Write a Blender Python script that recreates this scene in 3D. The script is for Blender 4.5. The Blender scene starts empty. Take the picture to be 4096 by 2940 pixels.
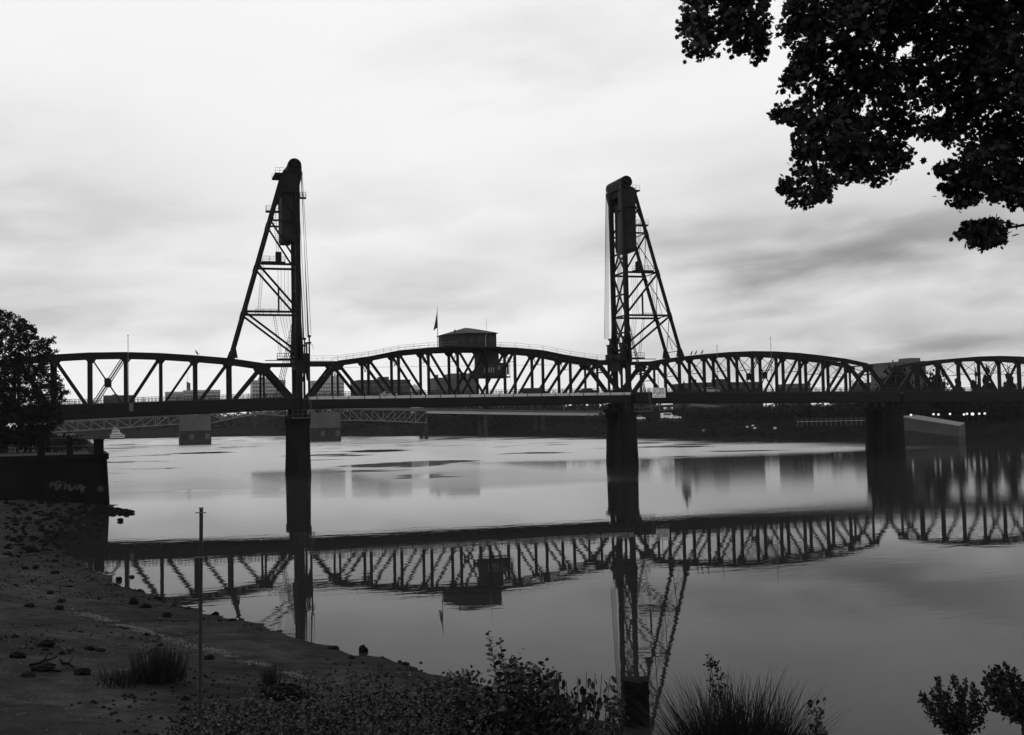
import bpy, math, random
import numpy as np
from mathutils import Matrix, Vector

rng = np.random.default_rng(7)
random.seed(7)
scene = bpy.context.scene
col = scene.collection

# ------------------------------------------------------------------ camera
FPX, CXP, CYP = 4438.29, 2037.0, 1470.0
CAM = np.array([-32.408, -240.151, 10.923])
RV = np.array([0.95076112, -0.30919761, -0.0212162])
UV = np.array([0.00570284, -0.05099077, 0.99868284])
FV = np.array([0.30987218, 0.94962981, 0.04671674])
cd = bpy.data.cameras.new('camera')
cd.sensor_width = 36.0
cd.lens = FPX / 4096 * 36.0
cd.shift_x = (2048 - CXP) / 4096
cd.clip_start = 0.1
cd.clip_end = 9000
cam = bpy.data.objects.new('camera', cd)
col.objects.link(cam)
m = Matrix([[RV[i], UV[i], -FV[i], CAM[i]] for i in range(3)] + [[0, 0, 0, 1]])
cam.matrix_world = m
scene.camera = cam

def ray(px, py):
    return FV + (px - CXP) / FPX * RV - (py - CYP) / FPX * UV
def at_depth(px, py, d):
    return CAM + d * ray(px, py)
def on_y(px, py, y):
    r = ray(px, py); return CAM + (y - CAM[1]) / r[1] * r
def on_z(px, py, z=0.0):
    r = ray(px, py); return CAM + (z - CAM[2]) / r[2] * r

# ------------------------------------------------------------------ world, sun, exposure
SUN_EL, SUN_AZ = 48.0, 20.0          # azimuth measured from +Y towards +X
world = bpy.data.worlds.new('World')
scene.world = world
world.use_nodes = True
nt = world.node_tree
nt.nodes.clear()
def wn(t, **k):
    n = nt.nodes.new(t)
    for a, b in k.items():
        setattr(n, a, b)
    return n
def wl(a, b):
    nt.links.new(a, b)
def wmath(op, a, b=None, c=None, clamp=False):
    n = wn('ShaderNodeMath', operation=op, use_clamp=clamp)
    for i, v in enumerate((a, b, c)):
        if v is None: continue
        if isinstance(v, (int, float)): n.inputs[i].default_value = v
        else: wl(v, n.inputs[i])
    return n.outputs[0]
out = wn('ShaderNodeOutputWorld')
bg = wn('ShaderNodeBackground')
sky = wn('ShaderNodeTexSky', sky_type='NISHITA', sun_disc=False,
         sun_elevation=math.radians(SUN_EL), sun_rotation=math.radians(SUN_AZ))
sky.air_density = 1.2; sky.dust_density = 4.0
bw = wn('ShaderNodeRGBToBW')
wl(sky.outputs[0], bw.inputs[0])
clear = wmath('MULTIPLY', bw.outputs[0], 0.09)
tc = wn('ShaderNodeTexCoord')
sep = wn('ShaderNodeSeparateXYZ')
wl(tc.outputs['Generated'], sep.inputs[0])
dx, dy, dz = sep.outputs
# cloud layer seen in perspective
den = wmath('ADD', wmath('MAXIMUM', dz, 0.0), 0.16)
cu = wmath('DIVIDE', dx, den); cv = wmath('DIVIDE', dy, den)
comb = wn('ShaderNodeCombineXYZ')
wl(cu, comb.inputs[0]); wl(cv, comb.inputs[1])
def wnoise(scale, detail, rough, off, dist=0.0):
    mp = wn('ShaderNodeMapping')
    mp.inputs['Location'].default_value = off
    wl(comb.outputs[0], mp.inputs[0])
    n = wn('ShaderNodeTexNoise')
    n.inputs['Scale'].default_value = scale
    n.inputs['Detail'].default_value = detail
    n.inputs['Roughness'].default_value = rough
    n.inputs['Distortion'].default_value = dist
    wl(mp.outputs[0], n.inputs['Vector'])
    return n.outputs[0]
n1 = wnoise(0.55, 5, 0.55, (3.1, 1.7, 0.4), 0.5)
az = wmath('ARCTAN2', dx, dy)
el = wmath('ARCSINE', dz)
# streaks of stratus: long in azimuth, thin in elevation, rising gently to the right
cs = wn('ShaderNodeCombineXYZ')
wl(wmath('MULTIPLY', az, 4.6), cs.inputs[0])
wl(wmath('MULTIPLY', wmath('SUBTRACT', el, wmath('MULTIPLY', az, 0.07)), 15.0), cs.inputs[1])
def snoise(off, scale, detail, rough, dist):
    mp = wn('ShaderNodeMapping'); mp.inputs['Location'].default_value = off
    wl(cs.outputs[0], mp.inputs[0])
    n = wn('ShaderNodeTexNoise')
    n.inputs['Scale'].default_value = scale; n.inputs['Detail'].default_value = detail
    n.inputs['Roughness'].default_value = rough; n.inputs['Distortion'].default_value = dist
    wl(mp.outputs[0], n.inputs['Vector'])
    return n.outputs[0]
s1 = snoise((1.3, 4.2, 0), 1.0, 4, 0.5, 0.3)
s2 = snoise((7.7, 0.6, 3), 2.4, 4, 0.5, 0.2)
def smooth(v, a_, b_):
    n = wn('ShaderNodeMapRange', interpolation_type='SMOOTHSTEP')
    n.inputs['From Min'].default_value = a_; n.inputs['From Max'].default_value = b_
    wl(v, n.inputs['Value']); return n.outputs[0]
streak = smooth(wmath('ADD', wmath('MULTIPLY', s1, .68), wmath('MULTIPLY', s2, .32)), .34, .66)
# thick grey cloud banks: (px, py, half width, half height, depth)
BANKS = [(200, 830, 620, 240, .55), (150, 1180, 520, 120, .60), (3500, 980, 900, 260, 1.0), (3900, 1330, 900, 150, 1.0), (1650, 1170, 620, 110, .55),
         (3000, 1230, 620, 90, .45), (2250, 210, 420, 110, .35), (800, 1260, 700, 90, .40), (1300, 830, 600, 110, .28), (2900, 760, 420, 130, .30)]
dark = None
for px, py, hw, hh, amt in BANKS:
    d = ray(px, py); d = d / np.linalg.norm(d)
    a0, e0 = math.atan2(d[0], d[1]), math.asin(d[2])
    du = wmath('DIVIDE', wmath('ADD', wmath('SUBTRACT', az, a0), wmath('MULTIPLY', wmath('SUBTRACT', s1, .5), .20)), hw / FPX)
    dv = wmath('DIVIDE', wmath('ADD', wmath('SUBTRACT', el, e0), wmath('MULTIPLY', wmath('SUBTRACT', s2, .5), .07)), hh / FPX)
    q = wmath('ADD', wmath('MULTIPLY', du, du), wmath('MULTIPLY', dv, dv))
    g = wmath('MULTIPLY', wmath('POWER', 2.718, wmath('MULTIPLY', q, -0.6)), amt)
    dark = g if dark is None else wmath('MAXIMUM', dark, g)
glob = wmath('MULTIPLY', smooth(n1, .55, .75), .45)
dark = wmath('ADD', wmath('MAXIMUM', dark, glob), .05)
val = wmath('SUBTRACT', 0.945, wmath('MULTIPLY', dark, wmath('ADD', wmath('MULTIPLY', streak, .38), .27)))
val = wmath('MINIMUM', wmath('MAXIMUM', val, 0.22), 0.93)
mix = wmath('ADD', wmath('MULTIPLY', val, 0.97), wmath('MULTIPLY', wmath('MINIMUM', clear, 1.0), 0.03))
wl(mix, bg.inputs['Color'])
bg.inputs['Strength'].default_value = 1.0
wl(bg.outputs[0], out.inputs[0])

sd = bpy.data.lights.new('sun', 'SUN')
sd.energy = 0.5
sd.angle = math.radians(25)
sd.color = (1, 1, 1)
sun = bpy.data.objects.new('sun', sd)
col.objects.link(sun)
sdir = Vector((math.sin(math.radians(SUN_AZ)) * math.cos(math.radians(SUN_EL)),
               math.cos(math.radians(SUN_AZ)) * math.cos(math.radians(SUN_EL)), math.sin(math.radians(SUN_EL))))
sun.rotation_euler = sdir.to_track_quat('Z', 'Y').to_euler()
sun.location = (0, 0, 200)

scene.view_settings.view_transform = 'Standard'
scene.view_settings.look = 'None'
scene.view_settings.exposure = 0.0
scene.view_settings.gamma = 1.0
scene.view_settings.use_curve_mapping = False
scene.cycles.max_bounces = 6
scene.cycles.diffuse_bounces = 2
scene.cycles.glossy_bounces = 3
scene.cycles.volume_bounces = 0
scene.cycles.caustics_reflective = False
scene.cycles.caustics_refractive = False

# ------------------------------------------------------------------ materials
MATS = {}
def mat(name, base, var=0.35, scale=1.0, rough=0.8, bump=0.0, detail=6, metallic=0.0, spec=0.3, stretch=(1, 1, 1), speck=0.0, speck_scale=8.0, coord='Object'):
    if name in MATS: return MATS[name]
    M = bpy.data.materials.new(name); M.use_nodes = True
    t = M.node_tree; L = t.links.new
    b = t.nodes['Principled BSDF']
    b.inputs['Roughness'].default_value = rough
    b.inputs['Metallic'].default_value = metallic
    b.inputs['Specular IOR Level'].default_value = spec
    geo = t.nodes.new('ShaderNodeNewGeometry')
    mp = t.nodes.new('ShaderNodeMapping'); mp.inputs['Scale'].default_value = stretch
    L(geo.outputs['Position'], mp.inputs[0])
    n = t.nodes.new('ShaderNodeTexNoise')
    n.inputs['Scale'].default_value = scale; n.inputs['Detail'].default_value = detail; n.inputs['Roughness'].default_value = 0.65
    L(mp.outputs[0], n.inputs['Vector'])
    r = t.nodes.new('ShaderNodeMapRange')
    r.inputs['From Min'].default_value = 0.3; r.inputs['From Max'].default_value = 0.7
    r.inputs['To Min'].default_value = base * (1 - var); r.inputs['To Max'].default_value = base * (1 + var)
    L(n.outputs[0], r.inputs['Value'])
    v = r.outputs[0]
    if speck > 0:
        vo = t.nodes.new('ShaderNodeTexNoise'); vo.inputs['Scale'].default_value = speck_scale; vo.inputs['Detail'].default_value = 2
        L(geo.outputs['Position'], vo.inputs['Vector'])
        r2 = t.nodes.new('ShaderNodeMapRange')
        r2.inputs['From Min'].default_value = 0.66; r2.inputs['From Max'].default_value = 0.74
        r2.inputs['To Min'].default_value = 0; r2.inputs['To Max'].default_value = speck
        L(vo.outputs[0], r2.inputs['Value'])
        ad = t.nodes.new('ShaderNodeMath'); ad.operation = 'ADD'
        L(v, ad.inputs[0]); L(r2.outputs[0], ad.inputs[1]); v = ad.outputs[0]
    L(v, b.inputs['Base Color'])
    if bump > 0:
        bp = t.nodes.new('ShaderNodeBump'); bp.inputs['Strength'].default_value = 1.0; bp.inputs['Distance'].default_value = bump
        L(n.outputs[0], bp.inputs['Height']); L(bp.outputs[0], b.inputs['Normal'])
    MATS[name] = M
    return M

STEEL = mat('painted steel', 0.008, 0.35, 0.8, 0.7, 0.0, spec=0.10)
STEEL2 = mat('weathered steel', 0.014, 0.4, 2.0, 0.75, 0.0, spec=0.2)
RAIL = mat('galvanised rail', 0.09, 0.2, 3.0, 0.5, spec=0.3)
DECKPALE = mat('pale deck edge', 0.42, 0.2, 1.5, 0.7)
ASPH = mat('asphalt', 0.05, 0.25, 2.0, 0.9)
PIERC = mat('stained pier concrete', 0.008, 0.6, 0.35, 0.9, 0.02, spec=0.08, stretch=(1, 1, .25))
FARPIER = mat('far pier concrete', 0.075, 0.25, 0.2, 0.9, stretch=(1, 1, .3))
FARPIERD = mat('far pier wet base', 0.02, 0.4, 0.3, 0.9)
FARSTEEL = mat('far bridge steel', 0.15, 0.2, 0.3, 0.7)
GIRDER = mat('pale girder', 0.42, 0.2, 0.1, 0.7, stretch=(1, 1, 3))
CW = mat('counterweight concrete', 0.011, 0.3, 0.5, 0.9, 0.01)
ROOF = mat('dark roofing', 0.016, 0.3, 1.5, 0.85)
HOUSE = mat('dark cladding', 0.016, 0.3, 0.9, 0.8, stretch=(3, 3, .4))
GLASS = mat('dark window glass', 0.03, 0.2, 0.3, 0.12, spec=0.6)
PALEGLASS = mat('pale window glass', 0.25, 0.2, 0.3, 0.2, spec=0.6)
WHITE = mat('white paint', 0.75, 0.08, 2.0, 0.5)
PALE = mat('pale paint', 0.45, 0.15, 2.0, 0.6)
BLACK = mat('black paint', 0.02, 0.2, 2.0, 0.6)
CABLE = mat('wire rope', 0.07, 0.2, 5.0, 0.6)
BEACH = mat('wet gravel', 0.0145, 0.85, 0.9, 0.95, 0.35, detail=15, spec=0.05, speck=0.045, speck_scale=11.0)
def wet_band(M, z0, z1, f):
    """gravel soaked by the river just above the waterline is darker and shinier"""
    t = M.node_tree; L = t.links.new; b = t.nodes['Principled BSDF']
    src = b.inputs['Base Color'].links[0].from_socket
    g = t.nodes.new('ShaderNodeNewGeometry'); sp = t.nodes.new('ShaderNodeSeparateXYZ'); L(g.outputs['Position'], sp.inputs[0])
    n = t.nodes.new('ShaderNodeTexNoise'); n.inputs['Scale'].default_value = .35; n.inputs['Detail'].default_value = 6; L(g.outputs['Position'], n.inputs['Vector'])
    ad = t.nodes.new('ShaderNodeMath'); ad.operation = 'MULTIPLY_ADD'; ad.inputs[1].default_value = .7; L(n.outputs[0], ad.inputs[0]); L(sp.outputs[2], ad.inputs[2])
    r = t.nodes.new('ShaderNodeMapRange'); r.inputs['From Min'].default_value = z0; r.inputs['From Max'].default_value = z1; r.inputs['To Min'].default_value = f; r.inputs['To Max'].default_value = 1.0
    L(ad.outputs[0], r.inputs['Value'])
    mu = t.nodes.new('ShaderNodeMath'); mu.operation = 'MULTIPLY'; L(src, mu.inputs[0]); L(r.outputs[0], mu.inputs[1]); L(mu.outputs[0], b.inputs['Base Color'])
wet_band(BEACH, .45, .85, .45)
def patches(M, scale, lo, hi):
    """broad drifts of muddier and sandier gravel"""
    t = M.node_tree; L = t.links.new; b = t.nodes['Principled BSDF']
    src = b.inputs['Base Color'].links[0].from_socket
    g = t.nodes.new('ShaderNodeNewGeometry')
    n = t.nodes.new('ShaderNodeTexNoise'); n.inputs['Scale'].default_value = scale; n.inputs['Detail'].default_value = 8; n.inputs['Distortion'].default_value = .8; L(g.outputs['Position'], n.inputs['Vector'])
    r = t.nodes.new('ShaderNodeMapRange'); r.inputs['From Min'].default_value = .35; r.inputs['From Max'].default_value = .65; r.inputs['To Min'].default_value = lo; r.inputs['To Max'].default_value = hi
    L(n.outputs[0], r.inputs['Value'])
    mu = t.nodes.new('ShaderNodeMath'); mu.operation = 'MULTIPLY'; L(src, mu.inputs[0]); L(r.outputs[0], mu.inputs[1]); L(mu.outputs[0], b.inputs['Base Color'])
patches(BEACH, .16, .45, 1.65)
ROCK = mat('dark rock', 0.0055, 0.5, 2.5, 0.95, 0.05, spec=0.02)
PEBBLE = mat('pale pebble', 0.065, 0.5, 3.0, 0.85)
WALLC = mat('stained seawall', 0.005, 0.6, 0.3, 0.95, 0.02, spec=0.02, stretch=(1, 1, .3))
GRAF = mat('spray paint', 0.03, 0.2, 2.0, 0.7)
BARK = mat('bark', 0.012, 0.4, 4.0, 0.95, 0.03, stretch=(1, 1, .3))
LEAF = mat('leaf', 0.008, 0.4, 3.0, 0.7, spec=0.2)
LEAFF = mat('far foliage', 0.012, 0.5, 0.4, 0.9, spec=0.05)
LEAFD = mat('dark foliage', 0.009, 0.4, 0.8, 0.9, spec=0.05)
SHRUB = mat('shrub leaf', 0.013, 0.5, 6.0, 0.65, spec=0.25)
GRASS = mat('dry grass', 0.010, 0.5, 6.0, 0.8, spec=0.1)
FARG = mat('far bank grass', 0.006, 0.7, 0.12, 0.95, detail=10, speck=0.012, speck_scale=0.5, spec=0.0)
WOOD = mat('weathered timber', 0.018, 0.4, 4.0, 0.9, 0.02, stretch=(1, 1, .2))
PILE = mat('creosoted pile', 0.006, 0.4, 3.0, 0.95, 0.02, spec=0.02)

# ------------------------------------------------------------------ object helpers
def tag(o, label=None, cat=None, group=None, kind=None):
    if label: o['label'] = label
    if cat: o['category'] = cat
    if group: o['group'] = group
    if kind: o['kind'] = kind
    return o
ORIG = {}
def empty(name, loc, label, cat, group=None):
    o = bpy.data.objects.new(name, None)
    o.empty_display_size = 0.5
    o.location = Vector([float(v) for v in loc])
    col.objects.link(o)
    ORIG[o.name] = np.array(loc, float)
    return tag(o, label, cat, group)
def link(name, me, parent=None):
    o = bpy.data.objects.new(name, me)
    col.objects.link(o)
    if parent is not None: o.parent = parent
    return o
def rawmesh(name, V, F, mt, smooth=False):
    me = bpy.data.meshes.new(name)
    V = np.asarray(V, float)
    me.from_pydata(V.tolist(), [], [list(map(int, f)) for f in F])
    me.materials.append(mt)
    if smooth:
        me.polygons.foreach_set('use_smooth', [True] * len(me.polygons))
    me.update()
    return me
def part(name, VF, mt, parent=None, origin=None, smooth=False):
    """VF: (verts, faces) in world coordinates; the object keeps its own origin at its base."""
    V, F = VF
    V = np.asarray(V, float)
    if parent is not None:
        po = ORIG[parent.name]
    else:
        po = np.zeros(3)
    if origin is None:
        lo, hi = V.min(0), V.max(0)
        origin = np.array([(lo[0] + hi[0]) / 2, (lo[1] + hi[1]) / 2, lo[2]])
    origin = np.asarray(origin, float)
    o = link(name, rawmesh(name, V - origin, F, mt, smooth), parent)
    o.location = Vector([float(v) for v in (origin - po)])
    ORIG[o.name] = origin
    return o
def place(name, me, loc, parent=None, rot=(0, 0, 0), scale=1.0):
    o = link(name, me, parent)
    po = ORIG[parent.name] if parent is not None else np.zeros(3)
    o.location = Vector([float(v) for v in (np.asarray(loc, float) - po)])
    o.rotation_euler = rot
    if not isinstance(scale, (tuple, list)): scale = (scale,) * 3
    o.scale = scale
    ORIG[o.name] = np.asarray(loc, float)
    return o

# ------------------------------------------------------------------ shape helpers: each gives (verts, faces)
def join(*S):
    V, F, n = [], [], 0
    for v, f in S:
        v = np.asarray(v, float)
        V.append(v); F += [[i + n for i in q] for q in f]; n += len(v)
    return np.vstack(V), F
BOXF = [[0, 3, 2, 1], [4, 5, 6, 7], [0, 1, 5, 4], [1, 2, 6, 5], [2, 3, 7, 6], [3, 0, 4, 7]]
def box(x0, x1, y0, y1, z0, z1):
    return np.array([(x0, y0, z0), (x1, y0, z0), (x1, y1, z0), (x0, y1, z0), (x0, y0, z1), (x1, y0, z1), (x1, y1, z1), (x0, y1, z1)], float), BOXF
def frame(p, q, up=(0, 1, 0)):
    p, q = np.asarray(p, float), np.asarray(q, float)
    d = q - p; d = d / np.linalg.norm(d)
    a = np.cross(d, up)
    if np.linalg.norm(a) < 1e-3: a = np.cross(d, (1, 0, 0))
    a = a / np.linalg.norm(a); b = np.cross(a, d)
    return p, q, a, b
def prof(p, q, pts, up=(0, 1, 0)):
    """extrude a closed profile (a, b pairs) from p to q; b runs along 'up'"""
    p, q, a, b = frame(p, q, up)
    n = len(pts)
    V = [p + x * a + y * b for x, y in pts] + [q + x * a + y * b for x, y in pts]
    F = [[i, (i + 1) % n, (i + 1) % n + n, i + n] for i in range(n)] + [list(range(n))[::-1], list(range(n, 2 * n))]
    return np.array(V), F
def beam(p, q, d, w, up=(0, 1, 0)):
    """d: depth across 'up', w: width along 'up'"""
    return prof(p, q, [(-d / 2, -w / 2), (d / 2, -w / 2), (d / 2, w / 2), (-d / 2, w / 2)], up)
def hbeam(p, q, d, w, t=.12, up=(0, 1, 0)):
    """H section: two flanges at +-d/2 and a web"""
    h, v = d / 2, w / 2
    return prof(p, q, [(-h, -v), (-h + t, -v), (-h + t, -v * .5), (h - t, -v * .5), (h - t, -v), (h, -v), (h, v), (h - t, v), (h - t, v * .5), (-h + t, v * .5), (-h + t, v), (-h, v)], up)
def tube(p, q, r, n=6, r2=None):
    r2 = r if r2 is None else r2
    p, q, a, b = frame(p, q, (0, 1, 0) if abs(np.asarray(q, float)[1] - np.asarray(p, float)[1]) < .9 * np.linalg.norm(np.asarray(q, float) - np.asarray(p, float)) else (1, 0, 0))
    an = [2 * math.pi * i / n for i in range(n)]
    V = [p + r * (math.cos(t) * a + math.sin(t) * b) for t in an] + [q + r2 * (math.cos(t) * a + math.sin(t) * b) for t in an]
    F = [[i, (i + 1) % n, (i + 1) % n + n, i + n] for i in range(n)] + [list(range(n))[::-1], list(range(n, 2 * n))]
    return np.array(V), F
def laced(p, q, d, w, pitch=1.0, t=.07, up=(0, 1, 0)):
    """two plates joined by zigzag lacing on one face"""
    p, q, a, b = frame(p, q, up)
    S = [beam(p + a * (d / 2 - t / 2), q + a * (d / 2 - t / 2), t, w, up), beam(p - a * (d / 2 - t / 2), q - a * (d / 2 - t / 2), t, w, up)]
    n = max(2, int(np.linalg.norm(q - p) / pitch))
    for i in range(n):
        u, v = p + (q - p) * i / n, p + (q - p) * (i + 1) / n
        s = 1 if i % 2 else -1
        S.append(beam(u + a * s * d / 2 * .9, v - a * s * d / 2 * .9, t * .8, t * .8, up))
    return join(*S)
def poly_prism(pts, y0, y1):
    """pts: (x, z) outline extruded along y"""
    n = len(pts)
    V = [(x, y0, z) for x, z in pts] + [(x, y1, z) for x, z in pts]
    F = [list(range(n)), list(range(n, 2 * n))[::-1]] + [[i, i + n, (i + 1) % n + n, (i + 1) % n] for i in range(n)]
    return np.array(V, float), F
def lathe(profile, c, n=20):
    V, F = [], []
    for r, z in profile:
        for i in range(n):
            t = 2 * math.pi * i / n
            V.append((c[0] + r * math.cos(t), c[1] + r * math.sin(t), c[2] + z))
    for k in range(len(profile) - 1):
        for i in range(n):
            j = (i + 1) % n
            F.append([k * n + i, k * n + j, (k + 1) * n + j, (k + 1) * n + i])
    F.append(list(range(n))[::-1]); F.append([(len(profile) - 1) * n + i for i in range(n)])
    return np.array(V), F

# ------------------------------------------------------------------ terrain and water
SHORE = np.array([(-320, 24), (-290, 12), (-260, 1), (-235, -8), (-215, -13.5), (-200.5, -17.6), (-196.5, -19), (-192.5, -21.1), (-183.2, -24.6), (-172.9, -28.9),
                  (-165.2, -32), (-155, -34.7), (-144, -37.2), (-130, -40.5), (-119.3, -42), (-98, -41), (-84, -39.5), (-76, -37), (-60, -36.5)], float)
UPROF = np.array([(-30, -3.0), (-6, -.9), (0, 0), (3, .35), (8, 1.0), (16, 2.1), (21, 3.1), (26, 5.0), (31, 7.6), (36, 9.0), (60, 9.3), (120, 9.6)], float)
RPROF = np.array([(0, 9.32), (5, 9.25), (8, 8.4), (11, 7.05), (14, 5.9), (17, 4.4), (21, 2.4), (26, 0.5), (30, -2), (60, -3)], float)
def vnoise(x, y, s, seed=0):
    x = np.asarray(x) * s + seed * 17.3; y = np.asarray(y) * s + seed * 9.1
    xi, yi = np.floor(x), np.floor(y)
    def h(a, b):
        v = np.sin(a * 127.1 + b * 311.7 + seed * 74.7) * 43758.5453
        return v - np.floor(v)
    fx, fy = x - xi, y - yi
    fx, fy = fx * fx * (3 - 2 * fx), fy * fy * (3 - 2 * fy)
    return (h(xi, yi) * (1 - fx) + h(xi + 1, yi) * fx) * (1 - fy) + (h(xi, yi + 1) * (1 - fx) + h(xi + 1, yi + 1) * fx) * fy
def ground_z(x, y):
    x, y = np.asarray(x, float), np.asarray(y, float)
    xs = np.interp(y, SHORE[:, 0], SHORE[:, 1])
    xs = xs + (vnoise(x, y, .35, 3) - .5) * 1.0 + (vnoise(x, y, .9, 4) - .5) * .4
    z = np.interp((xs - x) * .92, UPROF[:, 0], UPROF[:, 1])
    # keep the strip in front of the seawall low
    low = np.clip((y + 130) / 35, 0, 1)
    z = np.where(low > 0, np.minimum(z, z * (1 - low) + low * np.minimum(z, 1.2 + .012 * np.maximum(xs - x, 0))), z)
    r = np.hypot(x - CAM[0], y - CAM[1])
    zr = np.interp(r, RPROF[:, 0], RPROF[:, 1])
    k = 1.2
    d = np.clip(.5 + .5 * (z - zr) / k, 0, 1)
    z = zr * (1 - d) + z * d + k * d * (1 - d) * .5
    return z + (vnoise(x, y, .22, 1) - .5) * .22 * np.clip(z, 0, 1) + (vnoise(x, y, 1.1, 2) - .5) * .09
def grid_mesh(name, xs, ys, zf, mt):
    X, Y = np.meshgrid(xs, ys)
    Z = zf(X, Y)
    V = np.stack([X, Y, Z], -1).reshape(-1, 3)
    nx, ny = len(xs), len(ys)
    I = np.arange(nx * ny).reshape(ny, nx)
    F = np.stack([I[:-1, :-1], I[:-1, 1:], I[1:, 1:], I[1:, :-1]], -1).reshape(-1, 4)
    o = link(name, rawmesh(name, V, F, mt, True))
    tag(o, kind='structure')
    return o
xs = np.concatenate([np.arange(-160, -80, 4), np.arange(-80, 0, .7), np.arange(0, 45, 3)])
ys = np.concatenate([np.arange(-330, -262, 4), np.arange(-262, -72, .7)])
grid_mesh('riverbank', xs, ys, ground_z, BEACH)

# water
wm = bpy.data.materials.new('river water'); wm.use_nodes = True
t = wm.node_tree; t.nodes.clear(); L = t.links.new
def N(tp, **k):
    n = t.nodes.new(tp)
    for a, b in k.items(): setattr(n, a, b)
    return n
o_ = N('ShaderNodeOutputMaterial'); mixs = N('ShaderNodeMixShader')
dif = N('ShaderNodeBsdfDiffuse'); dif.inputs['Color'].default_value = (.012, .012, .012, 1)
gl = N('ShaderNodeBsdfGlossy'); gl.inputs['Roughness'].default_value = 0.0; gl.inputs['Color'].default_value = (1, 1, 1, 1)
fr = N('ShaderNodeFresnel'); fr.inputs['IOR'].default_value = 1.33
pw = N('ShaderNodeMath', operation='POWER'); pw.inputs[1].default_value = 1.6
L(fr.outputs[0], pw.inputs[0]); L(pw.outputs[0], mixs.inputs[0]); L(dif.outputs[0], mixs.inputs[1]); L(gl.outputs[0], mixs.inputs[2])
L(mixs.outputs[0], o_.inputs[0])
geo = N('ShaderNodeNewGeometry')
def wnz(sc, scale, detail, off=0.0):
    mp = N('ShaderNodeMapping'); mp.inputs['Scale'].default_value = sc; mp.inputs['Location'].default_value = (off, off, 0)
    mp.inputs['Rotation'].default_value = (0, 0, math.radians(18))
    L(geo.outputs['Position'], mp.inputs[0])
    n = N('ShaderNodeTexNoise'); n.inputs['Scale'].default_value = scale; n.inputs['Detail'].default_value = detail
    L(mp.outputs[0], n.inputs['Vector']); return n.outputs[0]
def M2(op, a, b):
    n = N('ShaderNodeMath', operation=op)
    for i, v in enumerate((a, b)):
        if isinstance(v, (int, float)): n.inputs[i].default_value = v
        else: L(v, n.inputs[i])
    return n.outputs[0]
def MR(v, a, b, c, d):
    n = N('ShaderNodeMapRange'); L(v, n.inputs['Value'])
    for k, q in zip(('From Min', 'From Max', 'To Min', 'To Max'), (a, b, c, d)): n.inputs[k].default_value = q
    return n.outputs[0]
swell = wnz((.35, 1, 1), .30, 2)
rip = wnz((.4, 1, 1), 1.1, 3, 5.0)
fine = wnz((.5, 1, 1), 4.0, 2, 9.0)
sx = N('ShaderNodeSeparateXYZ'); L(geo.outputs['Position'], sx.inputs[0])
def SS(v, a_, b_):
    n = N('ShaderNodeMapRange', interpolation_type='SMOOTHSTEP'); L(v, n.inputs['Value'])
    n.inputs['From Min'].default_value = a_; n.inputs['From Max'].default_value = b_
    return n.outputs[0]
pn = wnz((.6, 1, 1), .02, 3, 40.0)
jit = M2('MULTIPLY', M2('SUBTRACT', pn, .5), 90.0)
calm = SS(wnz((.8, 1, 1), .030, 3, 70.0), .36, .44)
strong = M2('MULTIPLY', M2('MULTIPLY', SS(M2('ADD', sx.outputs[1], M2('MULTIPLY', jit, .5)), 14.0, 48.0), M2('SUBTRACT', 1.0, SS(M2('ADD', sx.outputs[0], jit), 150.0, 205.0))), calm)
mid = M2('MULTIPLY', SS(M2('ADD', sx.outputs[0], M2('MULTIPLY', jit, .3)), 5.0, 55.0), SS(M2('ADD', sx.outputs[1], M2('MULTIPLY', jit, .3)), -180.0, -125.0))
mild = M2('MULTIPLY', SS(M2('ADD', sx.outputs[1], jit), -105.0, -40.0), MR(calm, 0, 1, .35, 1.0))
ruf = M2('MAXIMUM', M2('MULTIPLY', M2('MAXIMUM', mid, mild), .8), strong)
h = M2('ADD', M2('ADD', M2('MULTIPLY', swell, .0055), M2('MULTIPLY', rip, .0026)), M2('MULTIPLY', M2('MULTIPLY', fine, ruf), .0032))
lanes2 = M2('MULTIPLY', SS(M2('ADD', sx.outputs[1], M2('MULTIPLY', jit, .8)), -75.0, -25.0), M2('MAXIMUM', M2('MULTIPLY', SS(sx.outputs[0], 5.0, 16.0), M2('SUBTRACT', 1.0, SS(sx.outputs[0], 38.0, 56.0))), M2('SUBTRACT', 1.0, SS(sx.outputs[0], -20.0, -8.0))))
strong = M2('MAXIMUM', strong, M2('MULTIPLY', M2('MULTIPLY', lanes2, MR(calm, 0, 1, .3, 1.0)), .62))
dim = M2('MULTIPLY', pw.outputs[0], M2('SUBTRACT', 1.0, M2('MULTIPLY', strong, .34)))
L(dim, mixs.inputs[0])
rgh = M2('ADD', M2('MAXIMUM', M2('MULTIPLY', mid, .052), M2('MULTIPLY', mild, M2('MULTIPLY', M2('SUBTRACT', 1.0, SS(sx.outputs[0], 40.0, 90.0)), .085))), M2('ADD', M2('MULTIPLY', strong, .20), .004))
L(rgh, gl.inputs['Roughness'])
bmp = N('ShaderNodeBump'); bmp.inputs['Strength'].default_value = 1.0; bmp.inputs['Distance'].default_value = 1.0
L(h, bmp.inputs['Height'])
L(bmp.outputs[0], gl.inputs['Normal'])
S = 4000
wo = link('river_water', rawmesh('river_water', [(-S, -S, 0), (S, -S, 0), (S, S, 0), (-S, S, 0)], [[0, 1, 2, 3]], wm))
tag(wo, kind='structure')

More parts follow.
